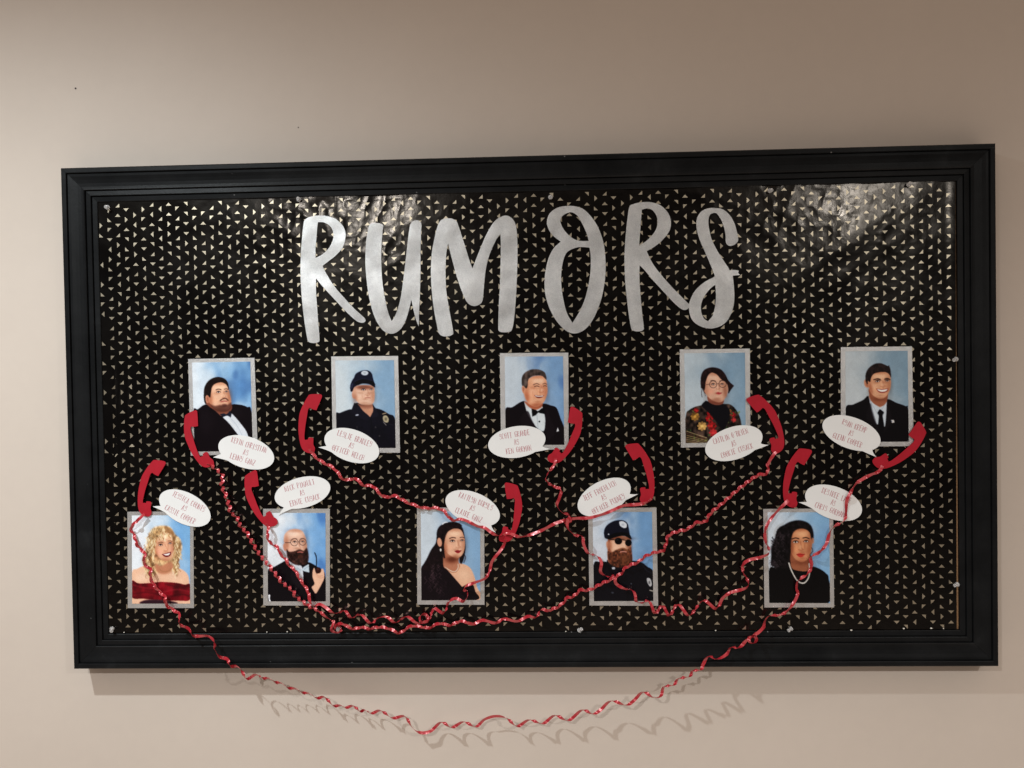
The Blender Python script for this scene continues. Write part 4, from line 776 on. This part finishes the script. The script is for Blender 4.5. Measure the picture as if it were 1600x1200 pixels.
# ------------------------------------------------------------------ curling ribbons
def ribbon(name, pts, depth, label, twist=(), wpx=4.0, seed=1, smin=0.0, helix=False):
    rr = random.Random(seed)
    p = np.array([q[:2] for q in pts], float)
    # dense Catmull-Rom in photo px
    q = []
    for i in range(len(p)-1):
        p0 = p[max(i-1, 0)]; p1 = p[i]; p2 = p[i+1]; p3 = p[min(i+2, len(p)-1)]
        n = max(2, int(np.linalg.norm(p2-p1)/1.2))
        for t in np.arange(n)/n: q.append(.5*((2*p1)+(-p0+p2)*t+(2*p0-5*p1+4*p2-p3)*t*t+(-p0+3*p1-3*p2+p3)*t**3))
    q.append(p[-1]); q = np.array(q)
    seg = np.r_[0, np.cumsum(np.linalg.norm(np.diff(q, axis=0), axis=1))]
    nn = int(seg[-1]/1.1); sp = np.linspace(0, seg[-1], nn)
    q = np.stack([np.interp(sp, seg, q[:, 0]), np.interp(sp, seg, q[:, 1])], 1)
    def sm(a, s):
        r = int(s*2.5); kx = np.exp(-np.arange(-r, r+1)**2/(2*s*s)); kx /= kx.sum()
        e = np.concatenate([np.repeat(a[:1], r, 0), a, np.repeat(a[-1:], r, 0)])
        return np.stack([np.convolve(e[:, c], kx, 'valid') for c in range(a.shape[1])], 1)
    axis = sm(q, 17.0)
    ta = np.gradient(axis, axis=0); ta /= np.linalg.norm(ta, axis=1)[:, None]+1e-9; na = np.stack([-ta[:, 1], ta[:, 0]], 1)
    off = ((q-axis)*na).sum(1)
    dq = np.gradient(off)*(12.0 if helix else 8.5); dq = sm(dq[:, None], 2.0)[:, 0]              # quadrature -> loop depth in px
    dq = np.clip(dq, -13, 13) if helix else np.clip(dq, -8, 8)
    W = []
    dfun = [depth(*axis[i]) for i in range(nn)]
    ph = 0.0; wds = []
    for i in range(nn):
        tw = 0.0
        for (a_, b_, per, amp) in twist:
            if a_*sp[-1] <= sp[i] <= b_*sp[-1]:
                ph += 2*math.pi*1.1/(per*(.85+.3*hnoise(int(sp[i]/per), seed))); tw = amp
        d = dfun[i]+(dq[i]*.0011)+tw*.0011*math.cos(ph)
        xy = q[i]+na[i]*tw*math.sin(ph)
        W.append(P(xy[0], xy[1], max(d, smin if axis[i][1] < 1040 else .006))); wds.append((ph, tw))
    W = np.array(W); T = np.gradient(W, axis=0); T /= np.linalg.norm(T, axis=1)[:, None]
    AX = np.array([P(*axis[i], dfun[i]) for i in range(nn)]); AX = np.gradient(AX, axis=0); AX /= np.linalg.norm(AX, axis=1)[:, None]+1e-9
    up = np.array((0, -1, 0.))
    Bv = []; prev = None
    for i in range(nn):
        n_ = np.cross(AX[i], up); n_ /= np.linalg.norm(n_)+1e-9
        if (n_ @ np.array((0, 0, 1.))) < 0 and abs(AX[i][2]) < .99: n_ = -n_
        fl = abs(off[i])/5.0
        wv = AX[i]*min(fl+.25, 1.0)+n_*(.9-min(fl, .55))+.42*up*math.sin(sp[i]*.16+seed)
        if helix and axis[i][1] > 1040: wv = AX[i]+.30*n_
        if wds[i][1] > 0:
            f = wds[i][0]; wv = AX[i]*.25+n_+up*math.sin(f)*.85
        wv = wv-(wv@T[i])*T[i]; l = np.linalg.norm(wv)
        wv = wv/l if l > .12 else (prev if prev is not None else n_)
        if prev is not None and wv@prev < 0: wv = -wv
        if prev is not None: wv = prev*.55+wv*.45
        wv = wv-(wv@T[i])*T[i]; wv /= np.linalg.norm(wv)+1e-9
        Bv.append(wv); prev = wv
    Bv = np.array(Bv); Nn = np.cross(T, Bv)
    hw = wpx*.00113/2; th = .00014
    vs, fs = [], []
    for i in range(nn):
        for (a_, c_) in ((-1, -1), (-.5, -1.25), (0, -1.35), (.5, -1.25), (1, -1), (1, 1), (.5, .75), (0, .65), (-.5, .75), (-1, 1)):
            vs.append(Vector(W[i]+Bv[i]*hw*a_+Nn[i]*(th*c_)))
    m_ = 10
    for i in range(nn-1):
        for c_ in range(m_):
            fs.append((i*m_+c_, i*m_+(c_+1) % m_, (i+1)*m_+(c_+1) % m_, (i+1)*m_+c_))
    fs.append(tuple(range(m_))); fs.append(tuple((nn-1)*m_+c_ for c_ in range(m_)))
    o = mobj(name, vs, fs, M['ribbon'], None, True)
    try:
        o.data.set_sharp_from_angle(angle=math.radians(50))
    except Exception: pass
    recenter(o)
    return tag(o, label, 'ribbon', 'curling red ribbons between the handsets')
def loop(cx, cy, r, a0, a1, n=10):
    return [(cx+r*math.cos(math.radians(a0+(a1-a0)*i/n)), cy+r*math.sin(math.radians(a0+(a1-a0)*i/n))) for i in range(n+1)]
on = lambda d0: (lambda x, y: d0+.0035*abs(math.sin(x*.021+y*.013)))
r1 = [(326,724),(331.7,729),(347,743),(346,758),(353,776),(357.7,791),(360,801),(369.6,808),(375,821),(386,834),(394.5,849.5),(407.5,869),(425,890.7),(430,897),(440,910),(456,922),(462,932),(478,944),(485,949),(498,954),(509,964),(520.5,971),(519,979),(518,985),(527,988),(534,983),(527,977),(522,982),(532,974),(543,979),(552.5,982.5),(565,980),(577,982.5),(590,980),(605,981.5),(616,986),(624,989),(635,982.5),(642.5,978),(656,979),(671,981),(686,974),(703,977),(720,970.6),(739,975),(754,969),(774,973.5),(787.5,967),(808,970.6),(825,963),(838,965),(845.6,952),(857,954),(875.6,946),(887,934),(896,932),(907.5,922),(920.6,922),(941,911.6),(960,903),(971,895.6),(979,886),(997.5,878),(1009,869),(1027.5,862),(1036,861),(1041,850),(1044.7,837),(1057.7,831),(1075,826.5),(1088,817),(1103,814.6),(1109.7,802.7),(1125,789.7),(1140,776.7),(1154,764.5),(1170.5,751.7),(1185,742.5),(1199,739),(1200,726),(1207,713),(1213,706)]
ribbon('curling_ribbon', r1, on(.0415), 'red ribbon sagging from the dinner jacket man handset to the shawl portrait handset', [(.0, .25, 10.5, 2.2), (.27, .5, 15, .6), (.62, .98, 13, 1.1)], 4.6, 1, .0394)
r2 = [(417,818),(419,826),(418,838),(422,848),(434,856),(438,866),(446,874),(452,884),(460,890),(468,904),(476,916),(481,924),(485,942),(492,946),(500,944),(511,950.6),(520.6,958),(530,957),(539,954),(549,965.6),(564,960),(579,974),(592,965),(605,964),(618,973),(635,963),(648,972),(658,975)]+loop(662, 966, 6.5, 110, -240, 12)+[(670,970),(672.5,962),(677,952),(679,950),(692,958),(697.5,952),(701,940.6),(712.5,935),(724,940),(730,933),(730,924),(725,922),(727.5,916),(740.6,910.6),(757.5,904),(765,892),(769,877),(782,860),(788,850),(790,843)]
ribbon('curling_ribbon', r2, on(.0435), 'short red ribbon looping from the bald man handset to the long-haired woman handset', [(0, .22, 13, .8)], 4.6, 2, .0394)
r3 = [(484,701),(489,710),(502,721),(522,732),(533,746),(542,750),(555,748),(568,758),(583,760),(592,770),(603,777),(617.5,775),(632,783),(645,788.5),(663,794),(683.5,794),(694.5,799.5),(705.5,812),(724,812),(746,822),(758,825),(776.7,837),(795,833.6),(813,839),(831.7,834.5),(850,827),(866,818.5),(882,813)]+loop(887, 814, 4.2, 180, 560, 12)+[(899,810),(921,809),(943,803),(960,796),(974.5,790),(998,788),(1011,785),(1018,779)]
ribbon('curling_ribbon', r3, on(.0415), 'red ribbon joining the handsets of the two police officer portraits, crossing the middle', [(.0, .45, 17, .8)], 4.8, 3, .0394)
r4 = [(868,716),(866,726),(854.4,742.5),(855,753.5),(868,761),(877,765),(873.7,779),(870,790),(879,801),(890,805),(886.5,816),(888,827),(899,836),(910,838),(912,850.7),(919.5,865),(932,867.7),(939.6,878.5),(938.5,893.7),(949,901),(961,900),(962,911),(975,919.7),(988,922),(992.7,930.5),(994,940),(1003,942),(1012.5,938),(1018,946),(1024,959),(1035,946),(1046,962),(1059,944),(1076,962),(1089,948),(1100.6,938),(1119,951),(1129,935),(1140,926.6),(1148,924),(1167,918),(1169,909),(1162,895.6),(1161,882.5),(1170.6,875),(1187.5,871),(1200,866),(1202,860),(1196.6,846),(1195.5,831),(1201,815.7),(1213,800.5),(1226,787.5),(1232,782)]
ribbon('curling_ribbon', r4, on(.044), 'red ribbon zigzagging from the grey-haired man handset to the pearl necklace handset', [], 4.7, 4, .0394)
r5 = [(1379,728),(1373,736.6),(1356,744),(1338.5,755),(1330,768),(1323,783),(1322,800.5),(1319,813.5),(1306,821),(1297,831),(1291,850),(1280,863),(1267,870),(1268,883),(1262.7,896),(1247.5,906.7),(1244.5,919.7),(1246.6,927.5),(1240,942.5),(1229,955.6),(1217.5,961),(1202.5,962),(1195,970.6),(1193,980),(1184,989),(1176,993)]+loop(1176, 999.5, 6, -90, 270, 12)+[(1165,1002),(1155,1012),(1142.5,1011),(1135,1022.5),(1120,1030),(1107.5,1025),(1099,1037.5),(1095,1047.5),(1082.5,1047.5),(1077.5,1057.5),(1060,1060),(1052.5,1071),(1037.5,1072.5),(1032.5,1087.5),(1020,1090),(1005,1081),(990,1095),(977.5,1102),(955,1095),(937.5,1110),(925,1116),(910,1109),(887.5,1126),(867.5,1117.5),(847.5,1131),(827.5,1124.5),(807.5,1135),(792.5,1122.5),(775,1119),(757.5,1124),(742.5,1136),(725,1127.5),(705,1137),(690,1128),(672.5,1142.5),(655,1144.5),(642.5,1135),(632.5,1119),(612.5,1122),(595,1110),(580,1115),(570,1109),(562,1112),(552.5,1102.5),(540,1106),(532.5,1102),(520,1102.5),(507.5,1089),(495,1091),(482.5,1083),(472.5,1082.5),(462.5,1076),(450,1075),(440,1067.5),(430,1066),(420,1059.5),(410,1060),(400,1054),(385,1061),(377.5,1047.5),(370,1041),(360,1041),(355,1030),(342.5,1026),(336,1015),(335,1002.5),(325,994),(310,994),(300,992.5),(295,982.5),(280,975),(280,960),(260,945),(257.5,932.5),(245,920),(235,902.5),(235,890),(225,880),(226,865),(215,852.5),(210,837.5),(205,825),(214,814),(226,803)]
def d5(x, y):
    if y < 955: return .043
    if y < 1000: t = (y-955)/45; t = t*t*(3-2*t); return .043+.013*t
    if y < 1046: return .056
    k_ = min(max((x-650)/300, 0), 1); t = min((y-1046)/(48+47*k_), 1); t = t*t*(3-2*t)
    return .056-(.034-.006*k_)*t
ribbon('curling_ribbon', r5, d5, 'longest red ribbon, its middle hanging below the black frame in front of the wall', [(.88, .99, 13, .8)], 4.8, 5, .0394, True)

# ------------------------------------------------------------------ clear push pins
PIN = [(168,324,'at the top left corner of the paper',3,8),(467,312,'at the top edge above the first letter R',-6,4),(860,308,'at the top edge above the letter O',8,2),(1203,298,'at the top edge right of the letter S',4,6),(1420,289,'at the top right corner of the paper',-10,-5),
       (1494,561,'on the right edge beside the necktie man portrait',12,-50),(1496,913,'at the lower end of the right edge',5,-55),(1236,982,'at the bottom edge below the pearl necklace portrait',15,-48),(905,985,'at the bottom edge left of the sunglasses officer portrait',-30,35),(175,982,'at the bottom left corner of the paper',20,20),(529,982,'at the bottom edge tangled in the red ribbon',2,5)]
pr = [(0, 0), (.0046, 0), (.0048, .0005), (.0046, .0011), (.0026, .0017), (.0020, .0030), (.0021, .0052), (.0028, .0068), (.0036, .0075), (.0037, .0085), (.0033, .0092), (.0015, .0094), (0, .0092)]
def pin_mesh():
    vs, fs = [], []; n = 20
    for (r_, d_) in pr[1:-1]:
        for i in range(n):
            t = 2*math.pi*i/n; vs.append((r_*math.cos(t), -d_, r_*math.sin(t)))
    m_ = len(pr)-2
    for k in range(m_-1):
        for i in range(n): fs.append((k*n+i, (k+1)*n+i, (k+1)*n+(i+1) % n, k*n+(i+1) % n))
    fs.append(tuple(range(n))); fs.append(tuple(reversed([(m_-1)*n+i for i in range(n)])))
    return vs, fs
pvs, pfs = pin_mesh()
for (x, y, lab, tx, ty) in PIN:
    o = mobj('push_pin', pvs, pfs, M['clear'], None, True)
    try: o.data.set_sharp_from_angle(angle=math.radians(40))
    except Exception: pass
    bmn = bmesh.new(); bmn.from_mesh(o.data); bmesh.ops.recalc_face_normals(bmn, faces=bmn.faces); bmn.to_mesh(o.data); bmn.free()
    o.scale = (.86, .9, .86)
    o.location = P(x, y, .0347); o.rotation_euler = (math.radians(tx), 0, math.radians(ty))
    nd = mobj('needle', [(-.0005, .003, 0), (.0004, .003, .0004), (.0004, .003, -.0004), (-.0005, -.003, 0), (.0004, -.003, .0004), (.0004, -.003, -.0004)],
              [(0, 1, 2), (5, 4, 3), (0, 3, 4, 1), (1, 4, 5, 2), (2, 5, 3, 0)], M['mat'])
    nd.parent = o
    tag(o, 'clear plastic push pin '+lab, 'push pin', 'clear push pins round the paper')

# ------------------------------------------------------------------ small leftovers
SCR = [(1330,984.5,2.4),(1412,982,2.6),(1455,981.5,2.6),(1474,982,1.6),(449,987,1.8),(417,987.5,1.5),(884,986.5,1.6),(1118,985,2.0),(396,1010,1.4),(194,988,1.6)]
for k, (x, y, s) in enumerate(SCR):
    c = P(x, y, .0355 if y < 1000 else .0385); n = 7; r_ = random.Random(k)
    rim = [(c.x+s*.00055*math.cos(i*6.283/n)*(1+.6*r_.random()), c.z+s*.00038*math.sin(i*6.283/n)*(1+.6*r_.random())) for i in range(n)]
    o = mobj('paper_scrap', [(a_, c.y-.0006, b_) for a_, b_ in rim]+[(a_, c.y, b_) for a_, b_ in rim],
             [tuple(range(n-1, -1, -1)), tuple(range(n, 2*n))]+[(i, (i+1) % n, n+(i+1) % n, n+i) for i in range(n)], M['scrap'])
    recenter(o); tag(o, 'tiny pale torn paper scrap caught along the bottom rail of the frame', 'paper scrap', 'paper scraps on the bottom rail')
for (x, y, s, lab) in ((118, 138, 1.5, 'tiny dark nail hole in the wall above the top left corner of the frame'), (466, 199, .9, 'faint small speck on the wall above the frame')):
    c = P(x, y, .0004); n = 10
    o = mobj('nail_hole', [(c.x+s*.0011*math.cos(i*.6283), -.0005, c.z+s*.0011*math.sin(i*.6283)) for i in range(n)]+[(c.x+s*.0011*math.cos(i*.6283), -.0001, c.z+s*.0011*math.sin(i*.6283)) for i in range(n)],
             [tuple(range(n-1, -1, -1)), tuple(range(n, 2*n))]+[(i, (i+1) % n, n+(i+1) % n, n+i) for i in range(n)], M['speck'])
    recenter(o); tag(o, lab, 'nail hole')
